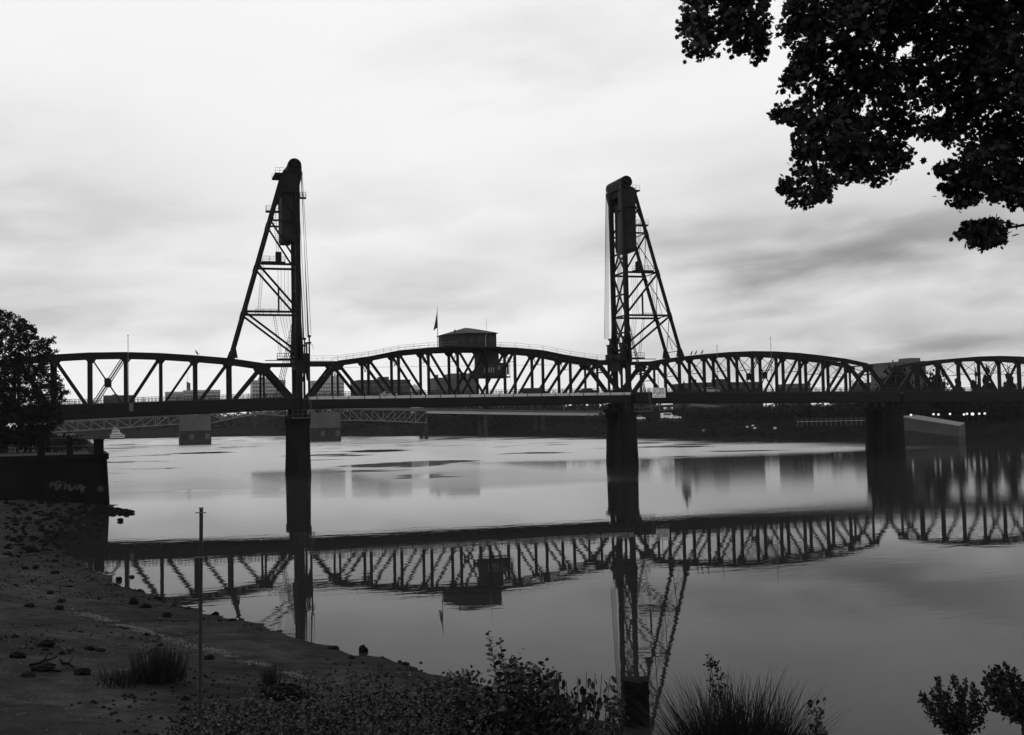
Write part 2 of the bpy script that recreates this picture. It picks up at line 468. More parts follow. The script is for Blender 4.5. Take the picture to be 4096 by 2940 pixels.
# east and north bank
EB = np.array([(-900, 275), (-300, 268), (-100, 264), (60, 262), (120, 256), (150, 243), (174, 234), (279, 228), (370, 214), (478, 195), (560, 165), (640, 120)], float)
def far_bank(points, name, width, prof_pts, mt, side=1):
    P = np.array(points, float)
    rows = []
    T = np.gradient(P, axis=0); T /= np.linalg.norm(T, axis=1)[:, None]
    Nn = np.stack([T[:, 1], -T[:, 0]], -1) * side
    V, F = [], []
    for (u, z) in prof_pts:
        for k in range(len(P)):
            q = P[k] + Nn[k] * u
            V.append((q[0], q[1], z + (vnoise(q[0], q[1], .06, 5) - .5) * (2.0 if 4 < u < 200 else .3)))
    n = len(P)
    for a in range(len(prof_pts) - 1):
        for k in range(n - 1):
            F.append([a * n + k, a * n + k + 1, (a + 1) * n + k + 1, (a + 1) * n + k])
    o = link(name, rawmesh(name, V, F, mt, True)); tag(o, kind='structure')
    return o
ye = np.concatenate([np.arange(-900, 60, 60), np.arange(60, 641, 10)])
epts = [(float(np.interp(y, EB[:, 0], EB[:, 1]) + (vnoise(y, 0, .05, 8) - .5) * 5), float(y)) for y in ye]
npts = [(108, 680), (96, 760), (70, 840), (20, 885), (-60, 910), (-160, 925), (-400, 940), (-1200, 960)]
allp = epts + npts
PROF_E = [(-8, -1.5), (0, .1), (4, 1.0), (12, 3.6), (22, 6.6), (30, 7.6), (60, 8.5), (140, 9.2), (500, 10), (2500, 12)]
far_bank(allp, 'far_riverbank', 0, PROF_E, FARG)
def east_z(x, y):
    xe = np.interp(y, EB[:, 0], EB[:, 1])
    return float(np.interp(x - xe, [a for a, b in PROF_E], [b for a, b in PROF_E]))

# ------------------------------------------------------------------ lift bridge: geometry laws
W = 7.64
YC = W / 2
def zc(X): return -.84 * ((X - 37.2) / 100) ** 2
def dtop(X): return 16.65 + (.0185 * X if X < 0 else (-.010 * (X - 75) if X > 75 else 0))
def dbot(X): return 14.2 + (.03 * X if X < 0 else (-.012 * (X - 75) if X > 75 else 0))
TL = [24.48, 25.34, 26.63, 27.22, 27.46]
TF = [24.16, 25.29, 25.98, 26.54, 26.85]

# shared railing pieces (a panel of ring pattern between posts)
def ring(cx, cz, r, y, t=.035, n=8):
    S = []
    V, F = [], []
    for i in range(n):
        a = 2 * math.pi * i / n
        for rr in (r - t, r + t):
            V.append((cx + rr * math.cos(a), y, cz + rr * math.sin(a)))
    for i in range(n):
        j = (i + 1) % n
        F.append([2 * i, 2 * i + 1, 2 * j + 1, 2 * j])
    return np.array(V), F

def railing(parent, x0, x1, y, step, zf, mt, h=1.05, rings=True):
    n = int(round((x1 - x0) / step)); st = (x1 - x0) / n
    pm = rawmesh('railing_post', *box(-.06, .06, -.06, .06, 0, h + .05), mt)
    S = [box(0, st, -.035, .035, h - .07, h), box(0, st, -.03, .03, .12, .17), box(0, st, -.02, .02, h * .55, h * .55 + .04)]
    if rings:
        k = max(2, int(st / .62))
        for i in range(k):
            S.append(ring((i + .5) * st / k, h * .76, .17, 0)); S.append(ring((i + .5) * st / k, .36, .15, 0))
    rm = rawmesh('railing_panel', *join(*S), mt)
    for i in range(n + 1):
        X = x0 + i * st
        place('railing_post', pm, (X, y, zf(X)), parent)
        if i < n:
            sl = math.atan2(zf(X + st) - zf(X), st)
            place('railing_panel', rm, (X, y, zf(X)), parent, rot=(0, -sl, 0))

def truss_span(name, label, x0, p, tops, lift=False):
    n = 11
    xn = [x0 + i * p for i in range(n + 1)]
    T = empty(name, (x0 + p * n / 2, YC, dbot(x0 + p * n / 2)), label, 'bridge span', 'truss spans of the lift bridge')
    CH = 1.0 if not lift else .9
    def tz(i):
        k = min(i - 1, 10 - i); return tops[k] + zc(xn[i]) - CH / 2
    def bz(i): return dtop(xn[i]) - 1.3
    for y in (0.0, W):
        top = [(xn[i], y, tz(i)) for i in range(1, n)]
        for i in range(1, n - 1):
            a, b = np.array(top[i - 1]), np.array(top[i])
            part('top_chord', hbeam(a, b, CH, .62), STEEL, T)
        for i in range(n):
            part('bottom_chord', beam((xn[i], y, bz(i)), (xn[i + 1], y, bz(i + 1)), .7, .5), STEEL, T)
        part('end_post', hbeam((xn[0], y, bz(0)), top[0], .95, .62), STEEL, T)
        part('end_post', hbeam((xn[n], y, bz(n)), top[-1], .95, .62), STEEL, T)
        for i in range(1, n):
            wv = .42 if i in (1, n - 1) else (.58 if lift else .66)
            part('vertical', hbeam((xn[i], y, bz(i)), (xn[i], y, tz(i) - CH / 2), wv, .5), STEEL, T)
        for i in range(1, n - 1):
            if i == 5:
                d1 = (top[4], (xn[6], y, bz(6))); d2 = (top[5], (xn[5], y, bz(5)))
                if lift:
                    part('diagonal', hbeam(*d1, .5, .4), STEEL, T); part('diagonal', hbeam(*d2, .5, .36), STEEL, T)
                else:
                    part('diagonal', beam(*d1, .24, .2), STEEL, T); [part('diagonal', beam(np.array(d2[0]) + np.array((.2 * q_, 0, -.12 * q_)), np.array(d2[1]) + np.array((.2 * q_, 0, -.12 * q_)), .19, .25), STEEL, T) for q_ in (-1, 1)]
                c = (np.array(top[4]) + np.array(top[5]) + np.array((xn[5], y, bz(5))) + np.array((xn[6], y, bz(6)))) / 4
                s = .55
                part('centre_gusset', poly_prism([(c[0] - s, c[2] - .8), (c[0] + s, c[2] - .8), (c[0] + s * 1.1, c[2] + .6), (c[0] + .4, c[2] + .85), (c[0] - .4, c[2] + .85), (c[0] - s * 1.1, c[2] + .6)], y - .3, y + .3), STEEL, T)
            else:
                j = i + 1 if i < 5 else i
                a, b = (top[i - 1], (xn[i + 1], y, bz(i + 1))) if i < 5 else (top[i], (xn[i], y, bz(i)))
                part('diagonal', hbeam(a, b, .66 if i in (1, 9) else (.56 if i in (2, 8) else .5), .46), STEEL, T)
        for i in range(1, n):
            x, z = xn[i], tz(i) - CH / 2
            big = i in (1, n - 1)
            s = 1.5 if big else 1.05; dn = 1.1 if big else .75
            part('gusset_plate', poly_prism([(x - s, z + .02), (x - s * .45, z - dn), (x + s * .45, z - dn), (x + s, z + .02), (x + s * .8, z + CH * .7), (x - s * .8, z + CH * .7)], y - .335, y + .335), STEEL, T)
    # bracing between the two trusses
    for i in range(1, n):
        z = tz(i); x = xn[i]
        part('top_strut', beam((x, .3, z), (x, W - .3, z), .35, .3, (0, 0, 1)), STEEL2, T)
        dp = 2.6 if lift else 4.0
        if lift:
            part('sway_strut', beam((x, .25, z - .5), (x, YC, z - dp), .12, .12, (1, 0, 0)), STEEL2, T)
            part('sway_strut', beam((x, W - .25, z - .5), (x, YC, z - dp), .12, .12, (1, 0, 0)), STEEL2, T)
            part('sway_strut', beam((x, .25, z - dp), (x, W - .25, z - dp), .1, .1, (1, 0, 0)), STEEL2, T)
        else:
            part('sway_brace', beam((x, .25, z - .4), (x, W - .25, z - dp), .1, .1, (1, 0, 0)), STEEL2, T)
            part('sway_brace', beam((x, W - .25, z - .4), (x, .25, z - dp), .1, .1, (1, 0, 0)), STEEL2, T)
            part('sway_strut', beam((x, .25, z - dp), (x, W - .25, z - dp), .16, .12, (1, 0, 0)), STEEL2, T)
        if i < n - 1:
            z2 = tz(i + 1)
            part('lateral_brace', beam((x, .3, z + .1), (xn[i + 1], W - .3, z2 + .1), .16, .12, (0, 0, 1)), STEEL2, T)
            part('lateral_brace', beam((x, W - .3, z + .12), (xn[i + 1], .3, z2 + .12), .16, .12, (0, 0, 1)), STEEL2, T)
    for e in (0, n):          # portal bracing on the end posts
        h = 1 if e == 0 else n - 1
        A = np.array((xn[e], 0, bz(e))); B = np.array((xn[h], 0, tz(h)))
        for f0, f1 in ((.97, .72),):
            a, b = A + (B - A) * f0, A + (B - A) * f1
            o = np.array((0, W, 0))
            part('portal_strut', beam(b + (0, .3, 0), b + o - (0, .3, 0), .4, .3, (0, 0, 1)), STEEL2, T)
            part('portal_brace', beam(a + (0, .3, 0), b + o - (0, .3, 0), .16, .14, (0, 0, 1)), STEEL2, T)
            part('portal_brace', beam(b + (0, .3, 0), a + o - (0, .3, 0), .16, .14, (0, 0, 1)), STEEL2, T)
    # deck
    xa, xb = xn[0] + .05, xn[n] - .05
    YN, YF = -3.5, W + 3.5
    def slab(z0, z1, ya, yb, a=xa, b=xb):
        return np.array([(a, ya, dtop(a) + z0), (b, ya, dtop(b) + z0), (b, yb, dtop(b) + z0), (a, yb, dtop(a) + z0), (a, ya, dtop(a) + z1), (b, ya, dtop(b) + z1), (b, yb, dtop(b) + z1), (a, yb, dtop(a) + z1)]), BOXF
    part('road_deck', slab(-.5, -.25, -.4 + .8, W - .4), ASPH, T)
    part('sidewalk', slab(-.35, -.08, YN, -.4), ASPH, T)
    part('sidewalk', slab(-.35, -.08, W + .4, YF), ASPH, T)
    for y, s in ((YN, -1), (YF, 1)):
        ya, yb = (y - .12, y + .1)
        if lift:
            part('pale_fascia', slab(-.62, -.02, y - .16, y + .1), DECKPALE, T)
            for i in range(22):
                X = xa + (i + .5) * (xb - xa) / 22
                part('fascia_bracket', box(X - .09, X + .09, y + s * .16 - .04, y + s * .16 + .04, dtop(X) - .66, dtop(X) + .1), STEEL, T)
        else:
            part('curb', slab(-.2, .02, y - .14, y + .1), STEEL2, T)
        k = 4
        for i in range(k):
            a, b = xa + (xb - xa) * i / k, xa + (xb - xa) * (i + 1) / k
            o1 = -.63 if lift else -.21
            V = np.array([(a, ya, dbot(a)), (b, ya, dbot(b)), (b, yb, dbot(b)), (a, yb, dbot(a)), (a, ya, dtop(a) + o1), (b, ya, dtop(b) + o1), (b, yb, dtop(b) + o1), (a, yb, dtop(a) + o1)])
            part('fascia_girder', (V, BOXF), STEEL, T)
    for i in range(n + 1):
        x = min(max(xn[i], xa + .2), xb - .2)
        part('floor_beam', beam((x, YN + .15, dbot(x) + .75), (x, YF - .15, dbot(x) + .75), 1.3, .3, (0, 0, 1))if False else box(x - .15, x + .15, YN + .15, YF - .15, dbot(x) + .12, dtop(x) - .52), STEEL, T)
    for y in (1.3, 3.0, 4.7, 6.4):
        a, b = xa, xb
        V = np.array([(a, y - .12, dtop(a) - 1.2), (b, y - .12, dtop(b) - 1.2), (b, y + .12, dtop(b) - 1.2), (a, y + .12, dtop(a) - 1.2), (a, y - .12, dtop(a) - .51), (b, y - .12, dtop(b) - .51), (b, y + .12, dtop(b) - .51), (a, y + .12, dtop(a) - .51)])
        part('stringer', (V, BOXF), STEEL, T)
    for y in (YN - .02, YF + .02):
        railing(T, xa, xb, y, 3.4, lambda X: dtop(X) - .06, STEEL2)
    return T, xn, tz

LSPAN, XL, TZL = truss_span('lift_span', 'arched steel lift span hanging between the two tall towers, carrying a house on top', 0.0, 6.76, TL, True)
FL, XFL, TZF = truss_span('fixed_truss_span', 'steel truss span left of the left tower, running behind the dark tree', -2.0 - 11 * 6.95, 6.95, TF)
FR, XFR, TZR = truss_span('fixed_truss_span', 'steel truss span right of the right tower with the white notice board', 74.36 + 1.21, 6.638, TF)
FR2, XFR2, TZR2 = truss_span('fixed_truss_span', 'farthest steel truss span at the right edge, in front of conifers', 149.9, 6.638, TF)

# walkway handrails on the lift span's top chords
for y in (-.45, W + .45):
    for i in range(1, 10):
        if i in (5,) or (i == 6 and False): continue
        xa, xb = XL[i], XL[i + 1]
        za, zb = TZL(i) + .45, TZL(i + 1) + .45
        for f in (0, .5):
            x, z = xa + (xb - xa) * f, za + (zb - za) * f
            part('walkway_post', tube((x, y, z - .3), (x, y, z + 1.1), .035, 5), RAIL, LSPAN)
        for h in (.6, 1.1):
            part('walkway_rail', tube((xa, y, za + h), (xb, y, zb + h), .03, 5), RAIL, LSPAN)
        part('walkway_plank', beam((xa, y, za + .02), (xb, y, zb + .02), .06, .5), STEEL2, LSPAN)
    for (xa, xb, i) in ((.4, XL[1], 1), (XL[10], 73.9, 10)):
        z = TZL(i) + .45
        for f in (0, .5):
            x = xa + (xb - xa) * f
            part('walkway_post', tube((x, y, z - .3), (x, y, z + 1.1), .035, 5), RAIL, LSPAN)
        for h in (.6, 1.1):
            part('walkway_rail', tube((xa, y, z + h), (xb, y, z + h), .03, 5), RAIL, LSPAN)
# end frames of the lift span: level struts back to the towers and guide posts
for xa, i, xe in ((.35, 1, 1), (74.0, 10, -1)):
    z = TZL(i)
    for y in (0, W):
        part('end_strut', hbeam((xa, y, z), (XL[i], y, z), .8, .6), STEEL, LSPAN)
        part('guide_post', hbeam((xa + .25 * xe, y, dtop(xa) - 1), (xa + .25 * xe, y, z + .4), .45, .5), STEEL, LSPAN)
    part('end_portal_girder', box(xa - .28, xa + .28, .3, W - .3, z - 2.0, z + .4), STEEL, LSPAN)
    for y, s in ((.3, 1), (W - .3, -1)):
        part('knee_brace', beam((xa, y, z - 3.6), (xa, y + s * 1.6, z - 1.9), .4, .4, (1, 0, 0)), STEEL, LSPAN)
    # rope anchors above the end
    for y in (0, W):
        part('rope_anchor', join(box(xa - .75, xa + .45, y - .7, y + .7, z + .35, z + 2.1), box(xa - .35, xa + .75, y - .9, y + .9, z + 4.2, z + 4.5),
                                 box(xa - .3, xa - .1, y - .6, y + .6, z + 2.1, z + 4.2), box(xa + .3, xa + .5, y - .5, y + .5, z + 2.1, z + 5.9), box(xa + .1, xa + .7, y - .7, y + .7, z + 5.6, z + 6.0)), STEEL, LSPAN)
        part('anchor_rail', join(tube((xa - .9, y - .9, z + 3.9), (xa + 1.0, y - .9, z + 3.9), .05, 5), tube((xa + 1.0, y - .9, z + 3.9), (xa + 1.1, y - .9, z + 2.9), .04, 5)), RAIL, LSPAN)
part('signal_wire', tube((XL[1], .2, TZL(1) - 1.0), (XL[10], .2, TZL(1) - .6), .03, 4), CABLE, LSPAN)

# ------------------------------------------------------------------ lift towers
def ladder(parent, p, q, w=.5, off=(0, 0, 0), mt=STEEL2):
    p, q = np.array(p, float), np.array(q, float)
    a = np.array((1.0, 0, 0))
    S = [beam(p - a * w / 2, q - a * w / 2, .06, .06), beam(p + a * w / 2, q + a * w / 2, .06, .06)]
    n = int(np.linalg.norm(q - p) / .42)
    for i in range(n):
        c = p + (q - p) * (i + .5) / n
        S.append(beam(c - a * w / 2, c + a * w / 2, .05, .05))
    return part('ladder', join(*S), mt, parent)
def platform(parent, x0, x1, y, z, wd=1.4):
    pl = part('platform', box(min(x0, x1), max(x0, x1), y - wd / 2, y + wd / 2, z, z + .3), STEEL, parent)
    S = []
    a, b = min(x0, x1), max(x0, x1)
    n = max(2, int((b - a) / 1.5))
    for yy in (y - wd / 2 + .05, y + wd / 2 - .05):
        for i in range(n + 1):
            x = a + .05 + (b - a - .1) * i / n
            S.append(tube((x, yy, z + .3), (x, yy, z + 1.4), .035, 4))
        for h in (.8, 1.4):
            S.append(tube((a, yy, z + h), (b, yy, z + h), .03, 4))
    part('platform_rail', join(*S), STEEL2, pl)
    return pl

def tower(xc, s, label):
    T = empty('lift_tower', (xc + s * 5, YC, 14.0), label, 'lift tower', 'lift towers')
    def X(u): return xc + s * u
    FOOT, TOPZ = (13.8, 26.2), 65.4
    def leg(z): return FOOT[0] + (2.6 - FOOT[0]) * (z - FOOT[1]) / (TOPZ - FOOT[1])
    for y in (0, W):
        part('column', join(hbeam((X(0), y, 13.0), (X(0), y, 65.2), 1.05, .8, .2), beam((X(0), y, 13), (X(0), y, 30), 1.3, .6)), STEEL, T)
        part('raking_leg', hbeam((X(leg(26.2)), y, 26.2), (X(leg(TOPZ)), y, TOPZ), .66, .6, .14), STEEL, T)
        part('leg_shoe', poly_prism([(X(13.8) - .95, 25.1), (X(13.8) + .95, 25.1), (X(13.6) + .42, 27.0), (X(13.6) - .42, 27.0)], y - .37, y + .37), STEEL, T)
        for z, d in ((35.0, .45), (45.25, .45), (54.7, .36), (60.9, .3)):
            part('strut', hbeam((X(0), y, z), (X(leg(z)), y, z), d, .45, .1), STEEL, T)
        for (za, zb) in ((34.9, 26.3), (45.1, 35.6), (54.6, 45.8), (60.8, 55.2)):
            part('diagonal', hbeam((X(leg(za)), y, za), (X(.2), y, zb), .42 if za < 50 else .34, .4, .1), STEEL, T)
        part('diagonal', beam((X(leg(56.8)), y, 56.8), (X(2.2), y, 62.5), .26, .3), STEEL, T)
        for z in (35.0, 45.25, 54.7):
            u = leg(z)
            part('leg_gusset', poly_prism([(X(u + .2) - .42, z - .7), (X(u + .2) + .42, z - .7), (X(u - .2) + .42, z + .7), (X(u - .2) - .42, z + .7)], y - .33, y + .33), STEEL, T)
        part('lattice_strut', laced((X(.35), y, 33.0), (X(4.6), y, 15.4), .5, .3, .7, .09), STEEL2, T)
        part('column_flare', poly_prism([(X(0) - 1.05, 24), (X(0) + 1.05, 24), (X(0) + .55, 33), (X(0) - .55, 33)], y - .3, y + .3), STEEL, T)
        # sheave frame at the top
        part('head_frame', poly_prism([(X(-.55), 62.6), (X(-.45), 60.9), (X(2.9), 60.9), (X(2.9), 64.9), (X(2.1), 65.7), (X(-.8), 65.7), (X(-1.15), 65.1)], y - .45, y + .45), STEEL, T)
        sh = part('sheave', lathe_y(1.45, X(.55), y, 66.75, .8), STEEL, T)
    # transverse bracing between the column pair and between the raking legs
    zs = [27.0, 31.0, 35.0, 40.1, 45.25, 50.0]
    for z in zs:
        part('cross_strut', beam((X(0), .4, z), (X(0), W - .4, z), .4, .35, (0, 0, 1)), STEEL, T)
    for za, zb in ((27, 35), (35, 45.25), (45.25, 54.7)):
        part('cross_brace', laced((X(0), .4, za + .2), (X(0), W - .4, zb - .2), .55, .25, .8, .08, (1, 0, 0)), STEEL2, T)
        part('cross_brace', laced((X(0), W - .4, za + .2), (X(0), .4, zb - .2), .55, .25, .8, .08, (1, 0, 0)), STEEL2, T)
    for za, zb in ((26.4, 35.0), (35.0, 45.25), (45.25, 54.7)):
        a, b = leg(za), leg(zb); mz = (za + zb) / 2; mu = leg(mz)
        c = (X(mu), YC, mz)
        for (u, y, z) in ((a, .3, za), (a, W - .3, za), (b, .3, zb), (b, W - .3, zb)):
            part('leg_brace', beam((X(u), y, z), c, .13, .13, (1, 0, 0)), STEEL2, T)
        part('leg_cross_strut', beam((X(b), .3, zb), (X(b), W - .3, zb), .2, .2, (0, 0, 1)), STEEL2, T)
        part('leg_hanger', beam(c, (X(leg(za + .4)), YC, za + .4), .09, .09, (0, 1, 0)), STEEL2, T)
    part('leg_cross_strut', beam((X(leg(26.5)), .3, 26.5), (X(leg(26.5)), W - .3, 26.5), .16, .16, (0, 0, 1)), STEEL2, T)
    # base portal
    part('base_portal', box(X(0) - .75, X(0) + .75, .4, W - .4, 22.6, 25.9), STEEL, T)
    part('base_walk', box(min(X(-.4), X(7.2)), max(X(-.4), X(7.2)), -.5, -.1 + .02, 24.45, 24.62), STEEL2, T)
    part('base_tie', hbeam((X(.6), 0, 23.7), (X(7.6), 0, 23.75), .5, .4), STEEL, T)
    part('base_tie', hbeam((X(.6), W, 23.7), (X(7.6), W, 23.75), .5, .4), STEEL, T)
    part('upper_beam', box(min(X(-.3), X(2.8)), max(X(-.3), X(2.8)), .5, W - .5, 63.8, 65.8), STEEL, T)
    part('sheave_hood', hood(X(.5), .6, W - .6, 66.75, 1.42), STEEL, T)
    part('hood_skirt', box(X(.5) - 1.5, X(.5) + 1.5, .7, W - .7, 65.2, 66.75), STEEL, T)
    # platforms and ladders
    platform(T, X(2.6), X(4.6), YC, 64.9, W - 1)
    platform(T, X(leg(56.7) - 1.6), X(leg(56.7) + 1.5), 1.2, 56.6)
    platform(T, X(2.6), X(7.6), 1.2, 45.6, 1.6)
    platform(T, X(4.2), X(9.0), 1.2, 34.2, 1.6)
    platform(T, X(.7), X(4.6), .8, 24.7, 1.0)
    platform(T, X(-1.9), X(-.6), 0, 59.6, .9)
    ladder(T, (X(3.9), 1.6, 45.9), (X(4.8), 1.6, 57.5))
    ladder(T, (X(8.3), 1.6, 34.5), (X(7.3), 1.6, 45.6))
    ladder(T, (X(3.6), 1.4, 24.9), (X(5.0), 1.4, 34.3))
    ladder(T, (X(2.2), .6, 57.5), (X(3.6), .6, 64.9), .4)
    part('hanging_post', hbeam((X(4.2), 0, 35.2), (X(4.2), 0, 40.2), .35, .3, .1), STEEL, T)
    part('motor_house', box(min(X(3.4), X(4.6)), max(X(3.4), X(4.6)), .6, 1.8, 46.0, 48.0), STEEL, T)
    for k, (u0, u1) in enumerate(((2.0, .8), (2.7, 1.0), (3.4, 1.2), (4.0, 1.4))):
        pts = [np.array((X(u0), 1.0 + .4 * k, 44.8)), np.array((X(u0 + .1), 1.0 + .4 * k, 36)), np.array((X((u0 + u1) / 2), 1.0 + .4 * k, 29.5)), np.array((X(u1), 1.0 + .4 * k, 26.5))]
        part('slack_cable', join(*[tube(pts[i], pts[i + 1], .035, 4) for i in range(3)]), CABLE, T)
    # hoist ropes from the sheaves down to the span end
    for y in (0, W):
        for k in range(6):
            yy = y - .75 + .30 * k
            part('hoist_rope', tube((X(.55 - 1.45), yy, 66.6), (X(-1.75 - .10 * k), yy, 29.8), .036, 5), CABLE, T)
        part('hoist_rope', tube((X(-1.15), y, 65.5), (X(-2.6), y, 30.2), .05, 5), CABLE, T)
    return T
def lathe_y(r, cx, cy, cz, hw, n=26):
    """spoked wheel on a Y axis: rim ring, hub and spokes"""
    V, F = [], []
    def ringpart(r0, r1, h):
        b = len(V)
        for i in range(n):
            a = 2 * math.pi * i / n
            for rr, yy in ((r0, -h), (r1, -h), (r1, h), (r0, h)):
                V.append((cx + rr * math.cos(a), cy + yy, cz + rr * math.sin(a)))
        for i in range(n):
            j = (i + 1) % n
            for k in range(4):
                F.append([b + 4 * i + k, b + 4 * i + (k + 1) % 4, b + 4 * j + (k + 1) % 4, b + 4 * j + k])
    ringpart(r * .78, r, hw); ringpart(.001, r * .26, hw * 1.15)
    S = [(np.array(V), F)]
    for k in range(6):
        a = math.pi * 2 * k / 6 + .2
        S.append(beam((cx + .2 * math.cos(a), cy, cz + .2 * math.sin(a)), (cx + r * .85 * math.cos(a), cy, cz + r * .85 * math.sin(a)), .62, hw * 1.2))
    return join(*S)
def hood(cx, y0, y1, cz, r, n=14):
    pts = [(cx + r * math.cos(math.pi * i / n), cz + r * math.sin(math.pi * i / n)) for i in range(n + 1)]
    return poly_prism(pts, y0, y1)
tower(-1.45, -1, 'left steel lift tower with a raking leg towards the dark tree')
tower(75.45, 1, 'right steel lift tower with raking legs towards the right bank')

def counterweight(xc, s, label):
    a, b = sorted((xc + s * .75, xc + s * 3.25))
    T = empty('counterweight', ((a + b) / 2, YC, 50.5), label, 'counterweight', 'concrete counterweights inside the towers')
    part('block', join(box(a, b, .45, W - .45, 50.9, 62.2), box(a + .15, b - .15, .6, W - .6, 50.4, 50.9)), CW, T)
    for z in (53.5, 56.0, 58.6, 61.0):
        part('band', box(a - .06, b + .06, .39, W - .39, z, z + .25), STEEL2, T)
    for y in (.9, W - .9):
        part('hanger', box((a + b) / 2 - .3, (a + b) / 2 + .3, y - .2, y + .2, 62.2, 65.0), STEEL, T)
counterweight(-1.45, -1, 'dark counterweight block hanging inside the left tower')
counterweight(75.45, 1, 'dark counterweight block hanging inside the right tower')

# ------------------------------------------------------------------ piers
def pier(xc, label, ztop, r=2.22, spread=0.0):
    T = empty('bridge_pier', (xc, YC, -2), label, 'bridge pier', 'round concrete piers of the lift bridge')
    for y in (0, W):
        part('shaft', lathe([(r * 1.08, 0), (r * 1.05, 2.4), (r * .985, 6), (r * .94, ztop + 2 - 1.2), (r * 1.02, ztop + 2 - 1.1), (r * 1.02, ztop + 2)], (xc, y, -2), 28), PIERC, T, smooth=False)
    part('web_wall', box(xc - 1.1, xc + 1.1, 1.5, W - 1.5, -2, ztop - 1.4), PIERC, T)
    part('cap_beam', box(xc - 2.0, xc + 2.0, -2.2, W + 2.2, ztop + .004, ztop + .8), PIERC, T)
    for y in (0, W):
        for dx_ in (-1.1, 1.1):
            part('bearing', box(xc + dx_ - .45, xc + dx_ + .45, y - .5, y + .5, ztop + .8, ztop + 2.2), STEEL, T)
    return T
pL = pier(-1.5, 'dark round pier under the left tower', 12.0)
pR = pier(75.0, 'dark round pier under the right tower', 12.0)
p3 = pier(149.2, 'dark pier between the two right hand truss spans', 11.2, 2.6)
p4 = pier(223.6, 'dark pier at the far right end of the truss spans', 10.2, 2.6)
p5 = pier(-79.0, 'dark pier behind the seawall under the left truss span', 10.2, 2.6)
# service platforms by the pier heads
for T, x in ((pL, -1.2), (pR, 77.6)):
    S = [box(x - 2.2, x + 2.2, -3.2, -2.35, 12.1, 12.25)]
    for k in range(5):
        S.append(tube((x - 2.1 + 1.05 * k, -3.15, 12.2), (x - 2.1 + 1.05 * k, -3.15, 13.9), .04, 4))
    for h in (13.0, 13.9):
        S.append(tube((x - 2.2, -3.15, h), (x + 2.2, -3.15, h), .035, 4))
    part('service_gallery', join(*S), RAIL, T)
    part('access_ladder', laced((x + 1.9, -3.9, 12.2), (x + 1.2, -3.75, 17.0), .5, .08, .42, .05), RAIL, T)

# ------------------------------------------------------------------ house on the lift span, cabin below it
zf = 27.45
H = empty('machinery_house', (37.5, YC, zf), 'dark hip-roofed house on top of the lift span', 'house')
plan = [(35.7, -.8), (42.7, -.8), (42.7, 8.4), (31.7, 8.4), (31.7, 5.2)]
eav = 30.55
def wallseg(a, b, z0, z1, t=.15):
    return beam(np.array((a[0], a[1], (z0 + z1) / 2)), np.array((b[0], b[1], (z0 + z1) / 2)), t, z1 - z0, (0, 0, 1))
for i in range(5):
    part('wall', wallseg(plan[i], plan[(i + 1) % 5], zf, eav), HOUSE, H)
part('floor_slab', box(30.6, 43.6, -1.2, 9, zf - .35, zf - .004), STEEL, H)
cx_, cy_ = 37.4, 4.0
ev = [(x + (x - cx_) * .07, y + (y - cy_) * .12, eav) for x, y in plan]
rid = [(36.6, 3.6, 32.05), (37.6, 3.8, 32.05), (40.2, 4.0, 31.75), (41.0, 4.0, 31.6)]
V = ev + [(x, y, z - .14) for x, y, z in ev] + rid
F = [[0, 1, 13, 12, 11, 10], [1, 2, 13], [2, 3, 10, 11, 12, 13], [3, 4, 10], [4, 0, 10], [9, 8, 7, 6, 5]] + [[i, i + 5, (i + 1) % 5 + 5, (i + 1) % 5] for i in range(5)]
part('roof', (V, F), ROOF, H)
part('downpipe', join(tube((40.15, -.98, zf), (40.15, -.98, 30.0), .05, 6), tube((40.15, -.98, 30.0), (40.6, -1.0, 30.4), .05, 6)), DECKPALE, H)
for a, b in ((36.3, 37.3), (38.1, 39.4), (41.0, 42.2)):
    wd = part('window', box(a, b, -.93, -.87, 28.5, 29.8), BLACK, H)
    part('pane', box(a + .08, b - .08, -.95, -.93, 28.58, 29.72), BLACK, wd)
part('door', box(35.0, 35.05, .4, 1.4, zf, 29.6), BLACK, H)
part('roof_vent', box(34.0, 34.3, 3.0, 3.3, 30.9, 31.6), STEEL, H)
part('aerial', tube((41.8, 3.5, 31.2), (41.8, 3.5, 34.2), .03, 4), RAIL, H)

Cb = empty('operator_cabin', (41.5, YC, 20.7), 'dark operator cabin slung under the top chord below the house', 'cabin')
part('shaft', box(39.6, 43.9, 1.2, 6.4, 23.2, 26.6), HOUSE, Cb)
part('cabin_wall', poly_prism([(39.9, 20.8), (45.6, 20.8), (45.6, 23.9), (42.9, 23.9), (42.9, 23.19), (39.6, 23.19)], .9, 6.7), HOUSE, Cb)
part('cabin_floor', box(39.7, 46.4, .6, 7.0, 20.5, 20.796), STEEL, Cb)
for k in range(5):
    w_ = part('window_frame', box(40.1 + .55 * k, 40.42 + .55 * k, .84, .9, 21.6, 22.9), BLACK, Cb)
    part('pane', box(40.16 + .55 * k, 40.36 + .55 * k, .82, .84, 21.68, 22.82), PALEGLASS, w_)
for k in range(2):
    w_ = part('window_frame', box(43.4 + 1.0 * k, 44.2 + 1.0 * k, .84, .9, 22.2, 23.3), BLACK, Cb)
    part('pane', box(43.46 + 1.0 * k, 44.14 + 1.0 * k, .82, .84, 22.26, 23.24), GLASS, w_)
part('balcony_rail', join(tube((44, .7, 25.0), (46.3, .7, 25.0), .05, 5), tube((44, .7, 24.3), (46.3, .7, 24.3), .05, 5), tube((45.2, .7, 23.9), (45.2, .7, 25.0), .05, 5), tube((46.3, .7, 21), (46.3, .7, 25.0), .06, 5)), STEEL2, Cb)
